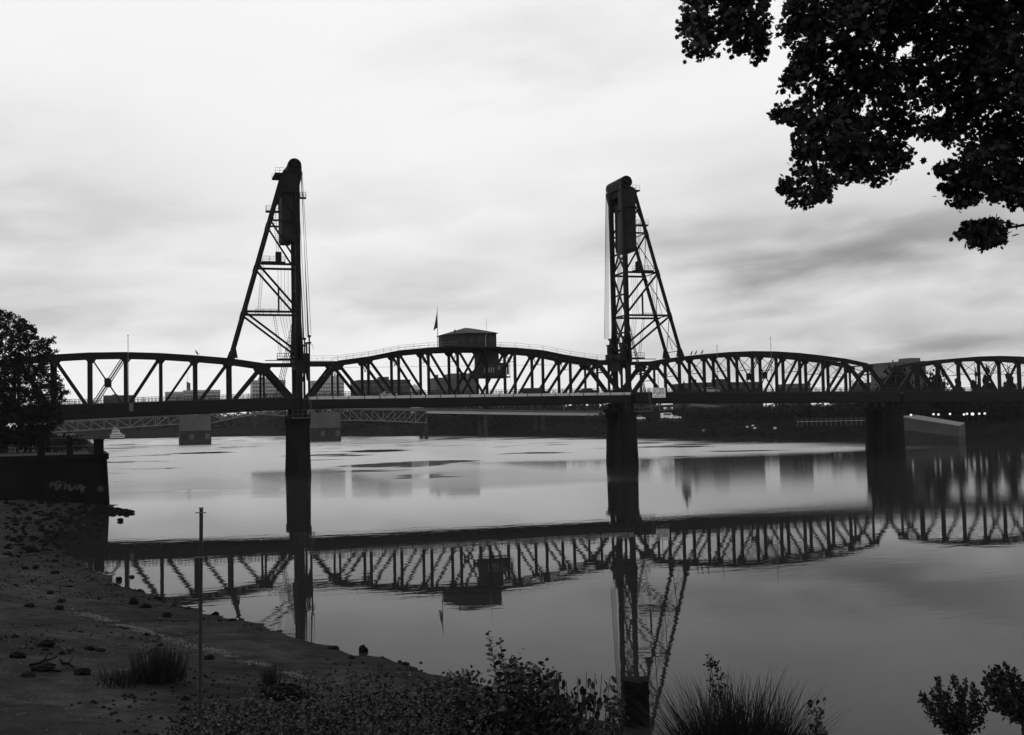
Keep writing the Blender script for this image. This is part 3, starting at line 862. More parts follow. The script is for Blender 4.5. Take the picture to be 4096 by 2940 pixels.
part('exhaust_pipe', join(tube((46.1, 1.5, 21.2), (46.1, 1.5, 23.6), .25, 8), tube((46.1, 1.5, 23.5), (45.2, 1.5, 23.5), .2, 8)), STEEL, Cb)

Fp = empty('flagpole', (29.6, YC, 27.0), 'thin flagpole with a limp flag left of the house', 'flagpole')
fp0 = on_y(1751, 1387, YC); fp1 = on_y(1749, 1230, YC)
fx = (fp0[0] + fp1[0]) / 2
part('pole', tube((fx, YC, 26.6), (fx, YC, fp1[2]), .09, 8, .05), STEEL2, Fp)
fz = fp1[2] - 1.0
V, F = [], []
for i in range(9):
    for j in range(5):
        zz = fz - i * .45
        u = j / 4
        V.append((fx - .05 - u * (.15 + .1 * i), YC + .12 * math.sin(j * 2.1 + i * .5), zz - u * .7))
for i in range(8):
    for j in range(4):
        F.append([i * 5 + j, i * 5 + j + 1, (i + 1) * 5 + j + 1, (i + 1) * 5 + j])
part('flag', (V, F), BLACK, Fp)

# ------------------------------------------------------------------ signs, lamp masts, birds and cars on the bridge
a, b = on_y(2609, 1551, -3.75), on_y(2662, 1590, -3.75)
Sg = empty('notice_board', ((a[0] + b[0]) / 2, -3.75, b[2]), 'white notice board with seven lines of lettering on the bridge rail', 'sign')
part('board', box(a[0], b[0], -3.80, -3.72, b[2], a[2]), WHITE, Sg)
for x in (a[0] + .5, b[0] - .5):
    part('bracket', box(x - .06, x + .06, -3.72, -3.6, b[2] + .2, a[2] - .1), STEEL2, Sg)
rowspec = [(.12, .92), (.03, .96), (.08, .93), (.04, .95), (.05, .95), (.30, .68), (.10, .92)]
hh = (a[2] - b[2])
for k, (u0, u1) in enumerate(rowspec):
    z1 = a[2] - hh * (.06 + .13 * k); z0 = z1 - hh * .07
    S = []; u = u0
    while u < u1:
        wl_ = min(random.uniform(.035, .06), u1 - u)
        if random.random() > .14:
            x = a[0] + (b[0] - a[0]) * u
            dzz = hh * random.uniform(-.008, .008)
            S.append(box(x, x + (b[0] - a[0]) * wl_ * .78, -3.806, -3.80, z0 + dzz, z1 + dzz))
        u += wl_
    part('lettering', join(*S), STEEL2, Sg)
a, b = on_y(517, 1612, -3.75), on_y(533, 1645, -3.75)
Sg2 = empty('navigation_sign', ((a[0] + b[0]) / 2, -3.75, b[2]), 'small grey plate hung on the girder left of the left tower', 'sign')
part('plate', box(a[0], b[0], -3.80, -3.72, b[2], a[2]), RAIL, Sg2)
part('bracket', box((a[0] + b[0]) / 2 - .05, (a[0] + b[0]) / 2 + .05, -3.72, -3.6, b[2] + .1, a[2] - .1), STEEL2, Sg2)

for (px, pt, lab) in ((512, 1345, 'slender lamp mast on the left truss span'), (2868, 1386, 'slender lamp mast nearest the right tower'), (3082, 1352, 'tall slender lamp mast on the right truss span'), (2632, 1500, 'short thin mast behind the white notice board')):
    c = on_y(px, pt, -2.9)
    b0 = dtop(c[0])
    T = empty('lamp_mast', (c[0], -2.9, b0 - .1), lab, 'mast')
    part('pole', tube((c[0], -2.9, b0 - .1), (c[0], -2.9, c[2]), .09, 6, .05), RAIL, T)
    for k in range(6):
        zz = b0 + (c[2] - b0) * (.35 + .1 * k)
        part('cleat', box(c[0] - .07, c[0] + .16, -2.95, -2.85, zz, zz + .12), PALE, T)
    part('lamp_head', join(tube((c[0], -2.9, c[2]), (c[0], -2.9, c[2] + .35), .12, 8, .05)), RAIL, T)

def bird(loc, label, flip=1):
    prof_ = [(0, .02), (.06, .07), (.13, .1), (.17, .09), (.13, .1), (.05, .05), (0, .01)]
    x, y, z = loc
    body = lathe([(.02, 0), (.085, .08), (.11, .18), (.09, .28), (.05, .34), (.065, .40), (.06, .46), (.01, .50)], (0, 0, 0), 10)
    V = body[0].copy()
    V[:, 0] += (V[:, 2] - .15) * .45 * flip
    tail = beam((-.05 * flip, 0, .1), (-.3 * flip, 0, -.02), .04, .1)
    beak = tube((.16 * flip, 0, .43), (.27 * flip, 0, .41), .025, 5, .004)
    legs = [tube((0, s * .03, -.08), (0.02, s * .03, .06), .012, 4) for s in (-1, 1)]
    V, F = join((V, body[1]), tail, beak, *legs)
    o = part('bird', (np.array(V) * 1.9 + np.array((x, y, z + .15)), F), BLACK)
    tag(o, label, 'bird', 'birds perched on the truss')
for px, py, lab in ((2765, 1413, 'bird perched on the truss nearest the right tower'), (2783, 1410, 'middle one of three birds perched on the right truss'), (2808, 1407, 'rightmost of three birds perched on the right truss')):
    c = on_y(px, py, 0)
    i = int((c[0] - XFR[0]) / 6.638); f = (c[0] - XFR[i]) / 6.638
    bird((c[0], 0, TZR(i) * (1 - f) + TZR(i + 1) * f + .5), lab)
bird((XFL[8] + .3, 0, TZF(8) + .5), 'lone bird perched on the left truss span', -1)

def car(name, loc, L_, hgt, label, mt, van=False, rz=0, cat='car', group=None):
    x, y, z = loc
    T = empty(name, loc, label, cat, group)
    h0 = .28
    if van:
        pr = [(-L_ / 2, h0), (L_ / 2, h0), (L_ / 2, hgt * .55), (L_ / 2 - .35, hgt * .62), (L_ / 2 - .8, hgt * .97), (L_ / 2 - 1, hgt), (-L_ / 2 + .1, hgt), (-L_ / 2, hgt * .95)]
    else:
        pr = [(-L_ / 2, h0), (L_ / 2, h0), (L_ / 2, hgt * .52), (L_ / 2 - .15, hgt * .6), (L_ * .22, hgt * .68), (L_ * .08, hgt), (-L_ * .25, hgt), (-L_ * .40, hgt * .70), (-L_ / 2, hgt * .64)]
    part('body', poly_prism([(x + a_, z + b_) for a_, b_ in pr], y - .85, y + .85), mt, T)
    gl_ = [(-L_ * .34, hgt * .70), (L_ * .17, hgt * .70), (L_ * .07, hgt * .95), (-L_ * .24, hgt * .95)] if not van else [(-L_ * .4, hgt * .6), (L_ * .36, hgt * .6), (L_ * .28, hgt * .9), (-L_ * .4, hgt * .9)]
    part('side_glass', poly_prism([(x + a_, z + b_) for a_, b_ in gl_], y - .87, y + .87), GLASS, T)
    for a_ in (-L_ * .31, L_ * .31):
        for s in (-1, 1):
            part('wheel', tube((x + a_, y + s * .66, z + .32), (x + a_, y + s * .88, z + .32), .32, 12), BLACK, T)
    for s in (-.6, .6):
        part('headlight', box(x + L_ / 2 - .02, x + L_ / 2 + .02, y + s - .15, y + s + .15, z + hgt * .4, z + hgt * .48), PALEGLASS, T)
    return T
for px, yy, ln, hg, vn, lab in ((2354, 1.9, 4.5, 1.45, False, 'dark car on the lift span close to the right tower'), (2136, 5.6, 5.6, 1.75, True, 'dark van crossing the right half of the lift span'),
                                (2480, 1.9, 4.4, 1.4, False, 'dark car passing under the right tower'),
                                (1560, 5.6, 4.4, 1.4, False, 'pale car on the left half of the lift span'), (2840, 1.9, 4.6, 1.5, False, 'pale car on the right truss span near the notice board')):
    c = on_y(px, 1565, yy)
    car('car' if not vn else 'van', (c[0], yy, dtop(c[0]) - .25), ln, hg, lab, PALE if 'pale' in lab else BLACK, vn, cat='van' if vn else 'car')

# ------------------------------------------------------------------ foliage helpers
def leaf_mesh(P, size, rnd, shape=4, flat=0.0, aspect=.6):
    """one small face per point; P (n,3)"""
    n = len(P)
    d = rnd.normal(size=(n, 3)); d[:, 2] -= flat; d /= np.linalg.norm(d, axis=1)[:, None]
    e = rnd.normal(size=(n, 3)); e = np.cross(d, e); e /= np.linalg.norm(e, axis=1)[:, None]
    s = size * rnd.uniform(.6, 1.3, n)[:, None]
    if shape == 4:
        V = np.stack([P - d * s * .5, P + e * s * aspect * .5, P + d * s * .5, P - e * s * aspect * .5], 1)
    else:
        nrm = np.cross(d, e)
        V = np.stack([P - d * s * .5, P - d * s * .22 + e * s * aspect * .42, P + d * s * .2 + e * s * aspect * .45 + nrm * s * .08, P + d * s * .55,
                      P + d * s * .2 - e * s * aspect * .45 + nrm * s * .08, P - d * s * .22 - e * s * aspect * .42], 1)
    k = V.shape[1]
    return V.reshape(-1, 3), np.arange(n * k).reshape(n, k)
LOBES = np.array([(0, -.5), (.10, -.28), (.36, -.30), (.30, -.08), (.50, .12), (.26, .16), (.24, .38), (.08, .34), (0, .55), (-.08, .34), (-.24, .38), (-.26, .16), (-.50, .12), (-.30, -.08), (-.36, -.30), (-.10, -.28)])
LOBEF = [[0, 1, 15], [1, 2, 3], [1, 3, 13, 15], [15, 13, 14], [3, 4, 5], [3, 5, 11, 13], [13, 11, 12], [5, 6, 7], [5, 7, 9, 11], [11, 9, 10], [7, 8, 9]]
def lobed_mesh(P, size, rnd):
    """lobed leaves hanging with their tips down"""
    n = len(P)
    d = rnd.normal(size=(n, 3)) * np.array((.75, .75, .6)); d[:, 2] -= .55; d /= np.linalg.norm(d, axis=1)[:, None]
    e = np.cross(d, rnd.normal(size=(n, 3))); e /= np.linalg.norm(e, axis=1)[:, None]
    s_ = size * rnd.uniform(.55, 1.25, n)
    V = P[:, None, :] + s_[:, None, None] * (LOBES[None, :, 0:1] * e[:, None, :] + LOBES[None, :, 1:2] * d[:, None, :])
    k = len(LOBES)
    F = [[q + k * i for q in f] for i in range(n) for f in LOBEF]
    return V.reshape(-1, 3), F
def blob_points(n, rx, rz, rnd, clumps=26, cr=.38, cone=False):
    C = []
    while len(C) < clumps:
        p = rnd.uniform(-1, 1, 3)
        if cone:
            h = (p[2] + 1) / 2
            if math.hypot(p[0], p[1]) < (1 - h) * .95 + .04: C.append((p[0], p[1], p[2]))
        elif np.linalg.norm(p) < .85: C.append(p)
    C = np.array(C)
    idx = rnd.integers(0, clumps, n)
    Q = C[idx] + rnd.normal(size=(n, 3)) * cr * .5 * (.55 if cone else 1) * (1 if not cone else (1.1 - .5 * (C[idx][:, 2:3] + 1)))
    return Q * np.array((rx, rx, rz))
def tree_kinds(count, n, rx, rz, leaf, mt, cone=False, base=.25):
    out_ = []
    for k in range(count):
        r = np.random.default_rng(100 + k + (50 if cone else 0) + int(rx * 7))
        P = blob_points(n, rx, rz, r, 34 if not cone else 60, .42, cone)
        P[:, 2] += rz * (1 + base)
        V, F = leaf_mesh(P, leaf, r, 4, 0, .8)
        out_.append(rawmesh('crown', V, F, mt))
    return out_
CROWNS = tree_kinds(5, 2600, 1.0, 1.0, .17, LEAFF)
CROWND = tree_kinds(3, 2600, 1.0, 1.0, .17, LEAFD)
CONES = tree_kinds(3, 7000, .5, 1.0, .12, LEAFD, True, .06)
TRUNK = rawmesh('trunk', *join(tube((0, 0, 0), (0, 0, 1.0), .06, 7, .03), tube((0, 0, .55), (.25, .1, 1.1), .025, 5, .01), tube((0, 0, .6), (-.2, -.15, 1.15), .025, 5, .01)), BARK)
def tree(name, loc, rx, h, crown, label, group=None, cat='tree'):
    T = empty(name, loc, label, cat, group)
    place('trunk', TRUNK, loc, T, scale=(h * .5, h * .5, h * .55))
    place('crown', crown, loc, T, rot=(0, 0, random.uniform(0, 6.28)), scale=(rx, rx, h / 2.35))
    return T
def on_east(px, py):
    r = ray(px, py)
    for d in np.arange(150, 1500, 2.0):
        p = CAM + d * r
        xe = np.interp(p[1], EB[:, 0], EB[:, 1])
        if p[0] > xe - 2 and p[2] <= east_z(p[0], p[1]): return p
    return CAM + 900 * r

# ------------------------------------------------------------------ second bridge upstream
YB = 440.0
def bz_(X): return float(np.interp(X, [-160, -70, 0, 33, 80, 134, 212, 330], [13.6, 16.0, 18.6, 20.6, 20.2, 18.2, 15.6, 12.5]))
B2 = empty('deck_truss_bridge', (33, YB + 6, 10), 'pale steel deck truss bridge seen low behind the lift bridge', 'bridge')
def deckpiece(a, b, z0, z1, y0, y1):
    return np.array([(a, y0, bz_(a) + z0), (b, y0, bz_(b) + z0), (b, y1, bz_(b) + z0), (a, y1, bz_(a) + z0), (a, y0, bz_(a) + z1), (b, y0, bz_(b) + z1), (b, y1, bz_(b) + z1), (a, y1, bz_(a) + z1)]), BOXF
for a, b in ((-160, -70), (-70, -6), (-6, 33), (33, 71), (71, 134), (134, 173), (173, 212), (212, 330)):
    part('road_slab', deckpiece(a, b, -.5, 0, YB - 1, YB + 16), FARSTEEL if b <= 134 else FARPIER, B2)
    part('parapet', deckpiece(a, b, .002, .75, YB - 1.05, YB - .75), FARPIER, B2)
def deck_truss(x0, x1, n, bot, flip):
    xs_ = np.linspace(x0, x1, n + 1)
    for y in (YB, YB + 15):
        for i in range(n):
            a, b = xs_[i], xs_[i + 1]
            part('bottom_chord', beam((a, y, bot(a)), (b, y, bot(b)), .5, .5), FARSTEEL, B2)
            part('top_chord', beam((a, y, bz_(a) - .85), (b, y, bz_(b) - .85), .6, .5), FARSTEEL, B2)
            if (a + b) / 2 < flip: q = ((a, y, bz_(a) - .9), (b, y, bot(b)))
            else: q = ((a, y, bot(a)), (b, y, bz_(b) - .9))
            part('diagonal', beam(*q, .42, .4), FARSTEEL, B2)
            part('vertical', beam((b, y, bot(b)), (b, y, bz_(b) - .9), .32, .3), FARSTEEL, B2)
            x = a
        for i in range(0):
            pass
deck_truss(-92, -14, 11, lambda X: float(np.interp(X, [-92, -70, -14], [8.9, 9.8, 12.4])), -40)
deck_truss(3, 62, 8, lambda X: float(np.interp(X, [3, 15, 32, 50, 62], [12.5, 15.2, 17.6, 15.6, 12.6])), 32)
deck_truss(79, 134, 8, lambda X: float(np.interp(X, [79, 100, 134], [12.6, 12.2, 10.0])), 106)
for a, b in ((134, 173), (173, 212), (212, 262)):
    part('plate_girder', deckpiece(a + .1, b - .1, -2.3, -.504, YB - .4, YB), GIRDER, B2)
    part('plate_girder', deckpiece(a + .1, b - .1, -2.3, -.504, YB + 15, YB + 15.4), GIRDER, B2)
for k in range(14):
    X = -60 + k * 22
    part('lamp_post', join(tube((X, YB - .6, bz_(X) + .7), (X, YB - .6, bz_(X) + 6.5), .12, 5), tube((X, YB - .6, bz_(X) + 6.5), (X + 1.5, YB - .6, bz_(X) + 6.9), .1, 5)), FARSTEEL, B2)
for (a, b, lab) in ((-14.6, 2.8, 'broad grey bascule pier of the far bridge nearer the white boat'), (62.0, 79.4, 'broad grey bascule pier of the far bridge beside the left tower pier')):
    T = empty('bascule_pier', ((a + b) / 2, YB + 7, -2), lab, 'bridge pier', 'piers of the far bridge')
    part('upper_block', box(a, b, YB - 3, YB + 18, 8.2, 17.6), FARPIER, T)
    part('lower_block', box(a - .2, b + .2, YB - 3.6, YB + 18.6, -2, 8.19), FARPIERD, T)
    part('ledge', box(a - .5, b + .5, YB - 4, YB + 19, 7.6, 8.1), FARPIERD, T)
    for k in range(4):
        x = a + 2 + k * (b - a - 4) / 3
        part('fender_panel', box(x - 1.2, x + 1.2, YB - 3.9, YB - 3.6, 3.0, 6.4), FARPIER if k % 2 else FARPIERD, T)
for X, lab in ((134, 'dark column pier where the far truss meets the pale girder'), (173, 'dark column pier under the middle of the pale girder'), (212, 'dark column pier at the right end of the pale girder'), (-92, 'dark column pier at the left end of the far truss')):
    T = empty('column_pier', (X, YB + 7, -2), lab, 'bridge pier', 'piers of the far bridge')
    for y in (YB + 1, YB + 14):
        part('column', tube((X, y, -2), (X, y, bz_(X) - 4.0), 1.3, 12, 1.1), FARPIERD, T)
    part('crosshead', box(X - 1.4, X + 1.4, YB - .8, YB + 15.8, bz_(X) - 4.0, bz_(X) - 2.35), FARPIERD, T)

# ------------------------------------------------------------------ elevated road on the east bank
for (x0, y0, x1, y1, z0, z1, lab) in ((330, 470, 262, 300, 19.0, 15.0, 'elevated concrete ramp curving behind the lift span'), (300, 330, 285, 175, 11.5, 11.0, 'low concrete road viaduct on the right bank'),
                                      (285, 560, 360, 380, 17.0, 18.5, 'upper concrete ramp above the far right bank')):
    T = empty('road_viaduct', ((x0 + x1) / 2, (y0 + y1) / 2, 6), lab, 'viaduct', 'viaducts on the far bank')
    p, q = np.array((x0, y0, z0), float), np.array((x1, y1, z1), float)
    n = 8
    for k in range(n):
        a, b = p + (q - p) * k / n, p + (q - p) * (k + 1) / n
        part('deck_beam', beam(a, b, 8.0, 1.0, (0, 0, 1)), FARPIERD, T)
        part('barrier', beam(a + (-4.1, -.8, .9), b + (-4.1, -.8, .9), .3, .9, (0, 0, 1)), FARPIER, T)
        c = (a + b) / 2
        part('column', tube((c[0], c[1], 4), (c[0], c[1], c[2] - .45), .8, 8), FARPIERD, T)
gr = empty('guard_rail', (250, 170, 7), 'pale guard rail along the right bank road', 'guard rail')
a, b = at_depth(3190, 1687, 392), at_depth(3466, 1681, 372)
part('rail_beam', beam(a, b, .35, .12, (0, 0, 1)), DECKPALE, gr)
part('rail_beam', beam(a + (0, 0, .9), b + (0, 0, .9), .2, .12, (0, 0, 1)), FARPIER, gr)
for k in range(15):
    c = a + (b - a) * k / 14
    part('rail_post', box(c[0] - .1, c[0] + .1, c[1] - .1, c[1] + .1, c[2] - 1.6, c[2] + 1.0), FARPIER, gr)

# slanting concrete ramp block
A, B_ = at_depth(3590, 1667, 398), at_depth(3838, 1706, 372)
A2, B2_ = at_depth(3667, 1662, 422), at_depth(3860, 1694, 392)
C_, D_ = at_depth(3595, 1716, 398), at_depth(3835, 1746, 372)
C2, D2 = np.array((A2[0], A2[1], C_[2])), np.array((B2_[0], B2_[1], D_[2]))
rm = mat('ramp concrete', .05, .2, .5, .9)
T = empty('concrete_ramp', (A + D_) / 2 - (0, 0, 3), 'slanting grey concrete ramp block on the right bank below the lamps', 'ramp')
part('ramp_body', (np.array([C_, D_, D2, C2, A, B_, B2_, A2]), BOXF), rm, T)
up_ = np.array((0, 0, .25))
part('ramp_top', (np.array([A + up_ * .02, B_ + up_ * .02, B2_ + up_ * .02, A2 + up_ * .02, A + up_, B_ + up_, B2_ + up_, A2 + up_]), BOXF), mat('ramp top concrete', .09, .2, .5, .9), T)
part('ramp_base', (np.array([C_ - (0, 0, 6), D_ - (0, 0, 4), D2 - (0, 0, 4), C2 - (0, 0, 6), C_ - (0, 0, .01), D_ - (0, 0, .01), D2 - (0, 0, .01), C2 - (0, 0, .01)]), BOXF), FARPIERD, T)

# lit lamps on the right bank
lm = bpy.data.materials.new('lit lamp'); lm.use_nodes = True
lb = lm.node_tree.nodes['Principled BSDF']; lb.inputs['Base Color'].default_value = (.8, .8, .8, 1)
lb.inputs['Emission Color'].default_value = (1, 1, 1, 1); lb.inputs['Emission Strength'].default_value = .75
for k, (px, py) in enumerate(((3608, 1661), (3644, 1660), (3734, 1657), (3754, 1658), (3800, 1656), (3856, 1658), (3868, 1655), (3890, 1656), (3917, 1655), (3939, 1654))):
    c = at_depth(px, py, 404 + 3 * (k % 3))
    lab = ['lit globe lamp at the left end of the right bank row', 'second lit globe lamp from the left, above the concrete ramp', 'third lit globe lamp from the left on the right bank', 'fourth lit globe lamp from the left on the right bank', 'lone lit globe lamp midway along the right bank row',
           'sixth lit globe lamp from the left on the right bank', 'small lit globe lamp seventh from the left', 'largest lit globe lamp in the right bank row', 'next to last lit globe lamp of the right bank row', 'last lit globe lamp at the right end of the row'][k]
    T = empty('globe_lamp', (c[0], c[1], c[2] - 3.2), lab, 'lamp', 'lit lamps on the right bank')
    r = .42 if k not in (7,) else .6
    part('post', tube((c[0], c[1], c[2] - 3.2), (c[0], c[1], c[2] - r * .8), .07, 6), BLACK, T)
    part('globe', lathe([(.05, 0), (r * .75, r * .35), (r, r), (r * .75, r * 1.65), (.08, r * 1.95)], (c[0], c[1], c[2] - r), 10), lm, T, smooth=True)
    part('cap', lathe([(r * .6, 0), (.05, .2)], (c[0], c[1], c[2] + r * .85), 8), BLACK, T)

# ------------------------------------------------------------------ buildings of the far city
def building(px0, px1, pyt, depth, label, mt, floors=0, bays=0, dep=30, wmat=GLASS, extra=None, ribs=0, winh=.5, pitch=None):
    a, b = at_depth(px0, pyt, depth), at_depth(px1, pyt, depth)
    y = (a[1] + b[1]) / 2; zt = (a[2] + b[2]) / 2
    a, b = on_y(px0, pyt, y), on_y(px1, pyt, y)
    x0, x1 = a[0], b[0]
    T = empty('building', ((x0 + x1) / 2, y + dep / 2, 6.0), label, 'building', 'city buildings behind the bridge')
    part('wall', box(x0, x1, y, y + dep, 6.0, zt), mt, T)
    part('parapet', join(box(x0 - .3, x1 + .3, y - .3, y + dep + .3, zt + .002, zt + .9)), mt, T)
    if floors:
        fh = (pitch or 3.6)
        bw_ = (x1 - x0) / bays
        wmesh = rawmesh('window', *box(-bw_ * .36, bw_ * .36, -.06, .12, 0, fh * winh), wmat)
        for f in range(floors):
            z = zt - .7 - (f + 1) * fh + fh * (1 - winh) * .4
            for k in range(bays):
                place('window', wmesh, (x0 + (k + .5) * bw_, y, z), T)
    if ribs:
        rb = rawmesh('rib', *box(-.35, .35, -.5, 0, 6.0, zt - .3), mt)
        for k in range(ribs):
            place('rib', rb, (x0 + (k + .5) * (x1 - x0) / ribs, y, 0), T)
    if extra: extra(T, x0, x1, y, zt)
    return T
def penthouse(f0, f1, h, mt):
    def g(T, x0, x1, y, zt):
        part('penthouse', box(x0 + (x1 - x0) * f0, x0 + (x1 - x0) * f1, y + 3, y + 14, zt + .004, zt + h), mt, T)
    return g
BL = mat('pale far facade', .32, .12, .05, .9)
BM = mat('mid far facade', .075, .15, .05, .9)
BD = mat('dark far facade', .025, .25, .05, .9)
WM = mat('far window', .04, .2, .05, .3, spec=.4)
building(662, 735, 1570, 1300, 'low grey block at the left of the slab with the spire', BL, 3, 14, 40, WM)
def spire(T, x0, x1, y, zt):
    t0, t1 = on_y(747, 1530, y)[0], on_y(762, 1530, y)[0]
    zz = on_y(755, 1526, y)[2]
    part('tower', poly_prism([(t0, zt), (t1, zt), (t1, zz - 2), (t0, zz)], y + 2, y + 8), BM, T)
    zs_ = on_y(752, 1488, y)[2]
    part('mast', tube(((t0 + t1) / 2 - .8, y + 4, zz - 3), ((t0 + t1) / 2 - .8, y + 4, zs_), .25, 5, .1), BM, T)
building(735, 881, 1563, 1310, 'long grey block with a slant-topped tower and mast', BL, 4, 26, 40, WM, spire)
building(1010, 1142, 1523, 1320, 'pale office block with rows of windows left of the left tower', BL, 9, 13, 30, WM, penthouse(.2, .8, 4, BL), pitch=4.4)
def b3x(T, x0, x1, y, zt):
    xm = x0 + (x1 - x0) * .32
    z2 = on_y(1330, 1504, y)[2]
    part('upper_wall', box(xm, x1, y + 2, y + 24, zt + .95, z2), BL, T)
building(1247, 1376, 1525, 1340, 'pale banded office block just right of the left tower', BL, 9, 12, 30, WM, b3x, winh=.42, pitch=4.4)
building(1433, 1641, 1523, 980, 'long dark warehouse behind the left half of the lift span', BD, 4, 12, 40, BM, penthouse(.42, .6, 3.6, BD), winh=.3, pitch=5.4)
def b5x(T, x0, x1, y, zt):
    xa = on_y(1807, 1492, y)[0]; z2 = on_y(1850, 1493, y)[2]
    part('upper_wall', box(xa, x1, y + 1, y + 26, zt + .95, z2), BM, T)
    part('stair_tower', box(x0, x0 + 2.4, y + .5, y + 4, zt + .95, zt + 3.5), BM, T)
building(1743, 1912, 1514, 960, 'ribbed grey tower block behind the operator cabin', BM, 0, 0, 30, WM, b5x, ribs=24)
def dome(T, x0, x1, y, zt):
    part('dome', lathe([(5, 0), (4.6, 2.2), (3.2, 4.2), (1, 5.4), (.2, 5.7)], ((x0 + x1) / 2, y + 8, zt + .9), 14), BL, T)
building(1640, 1690, 1560, 1200, 'small pale domed building right of the long dark warehouse', BL, 2, 5, 20, WM, dome)
def b6x(T, x0, x1, y, zt):
    part('chimney', box(x0 + 1.2, x0 + 3.4, y + 2, y + 4.2, zt + .9, on_y(2784, 1517, y)[2]), BD, T)
    xa, xb = on_y(2881, 1514, y)[0], on_y(2915, 1514, y)[0]
    part('penthouse', box(xa, xb, y + 3, y + 12, zt + .9, on_y(2900, 1515, y)[2]), BD, T)
building(2773, 3050, 1534, 720, 'long low dark mill building behind the right truss span', BD, 3, 15, 30, BM, b6x, winh=.4, pitch=3.8)
building(3168, 3242, 1540, 640, 'small grey framed building behind the right truss span', BM, 3, 6, 16, BD, winh=.5, pitch=3.0)
building(3472, 3512, 1535, 700, 'small dark block seen in the gap between the right truss spans', BD, 2, 5, 16, BM)
def b8x(T, x0, x1, y, zt):
    part('roof_plant', box(x0 + (x1 - x0) * .42, x0 + (x1 - x0) * .9, y + 2, y + 10, zt + .9, zt + 2.4), BM, T)
building(3614, 3702, 1452, 500, 'tall grey silo building behind the farthest truss span', BM, 0, 0, 24, WM, b8x, ribs=9)
building(413, 538, 1584, 1250, 'dark flat-roofed building behind the left truss span', BD, 2, 8, 20, BM, penthouse(.28, .45, 2, BD), winh=.35)
building(2050, 2260, 1590, 860, 'low dark shed behind the right half of the lift span', BD, 1, 12, 24, BM, winh=.4)
building(3550, 3600, 1548, 520, 'pale small gabled hall left of the silo', BL, 1, 4, 12, WM)

# ------------------------------------------------------------------ far bank planting
def wood(name, label, cat, spots, mt, leaf, per):
    """spots: (x, y, z, rx, h): one tangled mass of crowns with trunks"""
    r = np.random.default_rng(11)
    Ps, St = [], []
    for (x, y, z, rx, h) in spots:
        Q = blob_points(per, rx, h * .42, r, 12, .5)
        Q[:, 2] += h * .58
        Ps.append(Q + np.array((x, y, z)))
        St.append(tube((x, y, z - .5), (x + r.normal() * .3, y, z + h * .7), .16 + .012 * h, 5, .06))
    V, F = leaf_mesh(np.vstack(Ps), leaf, r, 4, 0, .85)
    V, F2 = join((V, F.tolist()), *St)
    o = link(name, rawmesh(name, V, F2, mt))
    return tag(o, label, cat, kind='stuff')
def east_spot(px, u):
    r = ray(px, 1700)
    for d in np.arange(180, 900, 2.0):
        p = CAM + d * r
        if p[0] >= np.interp(p[1], EB[:, 0], EB[:, 1]) + u: return p
    return p
sp = []
for px in np.arange(1720, 4300, 22):
    for u in (26, 40, 58):
        p = east_spot(px + random.uniform(-10, 10), u + random.uniform(-5, 5))
        big = 1.0 if px > 2450 else .72
        h = random.uniform(6.0, 9.0) * big * (1.12 if u > 50 else 1)
        sp.append((p[0], p[1], east_z(p[0], p[1]) - .4, random.uniform(2.4, 4.2), h))
wood('riverbank_wood', 'dark belt of trees along the far bank under the bridge deck', 'trees', sp, LEAFD, .85, 330)
sp = []
for px in np.arange(1330, 3560, 6):
    p = east_spot(px + random.uniform(-8, 8), random.choice((3, 6, 10, 15, 20)) + random.uniform(-2, 2))
    h = random.uniform(.9, 2.6)
    sp.append((p[0], p[1], east_z(p[0], p[1]) - .3, h * random.uniform(.7, 1.5), h))
wood('bank_scrub', 'low dark scrub on the far riverbank slope', 'scrub', sp, LEAFF, .5, 90)
sp = []
for px in np.arange(200, 1760, 16):
    dd = random.uniform(1120, 1200) if px < 1100 else random.uniform(900, 960)
    g = at_depth(px + random.uniform(-8, 8), 1700, dd)
    h = random.uniform(13, 22)
    sp.append((g[0], g[1], 5.0, h * random.uniform(.5, .8), h))
for px in np.arange(1700, 2620, 15):
    g = at_depth(px + random.uniform(-8, 8), 1690, random.uniform(760, 860))
    h = random.uniform(11, 17)
    sp.append((g[0], g[1], 7.5, h * random.uniform(.5, .8), h))
wood('distant_wood', 'distant dark belt of trees behind the far bridge', 'trees', sp, LEAFF, 2.3, 330)
# conifers at the right edge and the small pine
def conifer(px, pyt, pyb, half, depth, label, kind):
    t_, b_ = at_depth(px, pyt, depth), at_depth(px, pyb, depth)
    h = t_[2] - b_[2]
    T = empty('conifer', (b_[0], b_[1], b_[2]), label, 'conifer', 'conifers behind the right span')
    place('trunk', TRUNK, (b_[0], b_[1], b_[2]), T, scale=(h * .3, h * .3, h * .9))
    place('crown', CONES[kind], (b_[0], b_[1], b_[2]), T, rot=(0, 0, kind * 2.0), scale=(half / FPX * depth / .5, half / FPX * depth / .5, h / 2.12))
for px, pyt, pyb, hw, lab, k in ((3834, 1474, 1640, 34, 'pointed conifer left of the row at the right edge', 0), (3908, 1450, 1640, 34, 'tall pointed conifer in the middle of the right edge row', 1), (3954, 1436, 1640, 40, 'tallest pointed conifer at the right edge', 2),
                             (3782, 1500, 1640, 26, 'small conifer beside the silo building', 1), (4040, 1446, 1640, 40, 'pointed conifer just past the right edge row', 0)):
    conifer(px, pyt, pyb, hw, 440, lab, k)
conifer(2737, 1515, 1600, 20, 430, 'small lone pine behind the right truss span', 2)
g = at_depth(3590, 1620, 440)
tree('round_tree', (g[0], g[1], 8.0), 6.5, 21, CROWND[0], 'rounded dark tree in front of the silo building', None, 'tree')
g = at_depth(3740, 1620, 430)
tree('round_tree', (g[0], g[1], 8.0), 5.5, 18, CROWND[1], 'rounded dark tree between the silo and the conifers', None, 'tree')
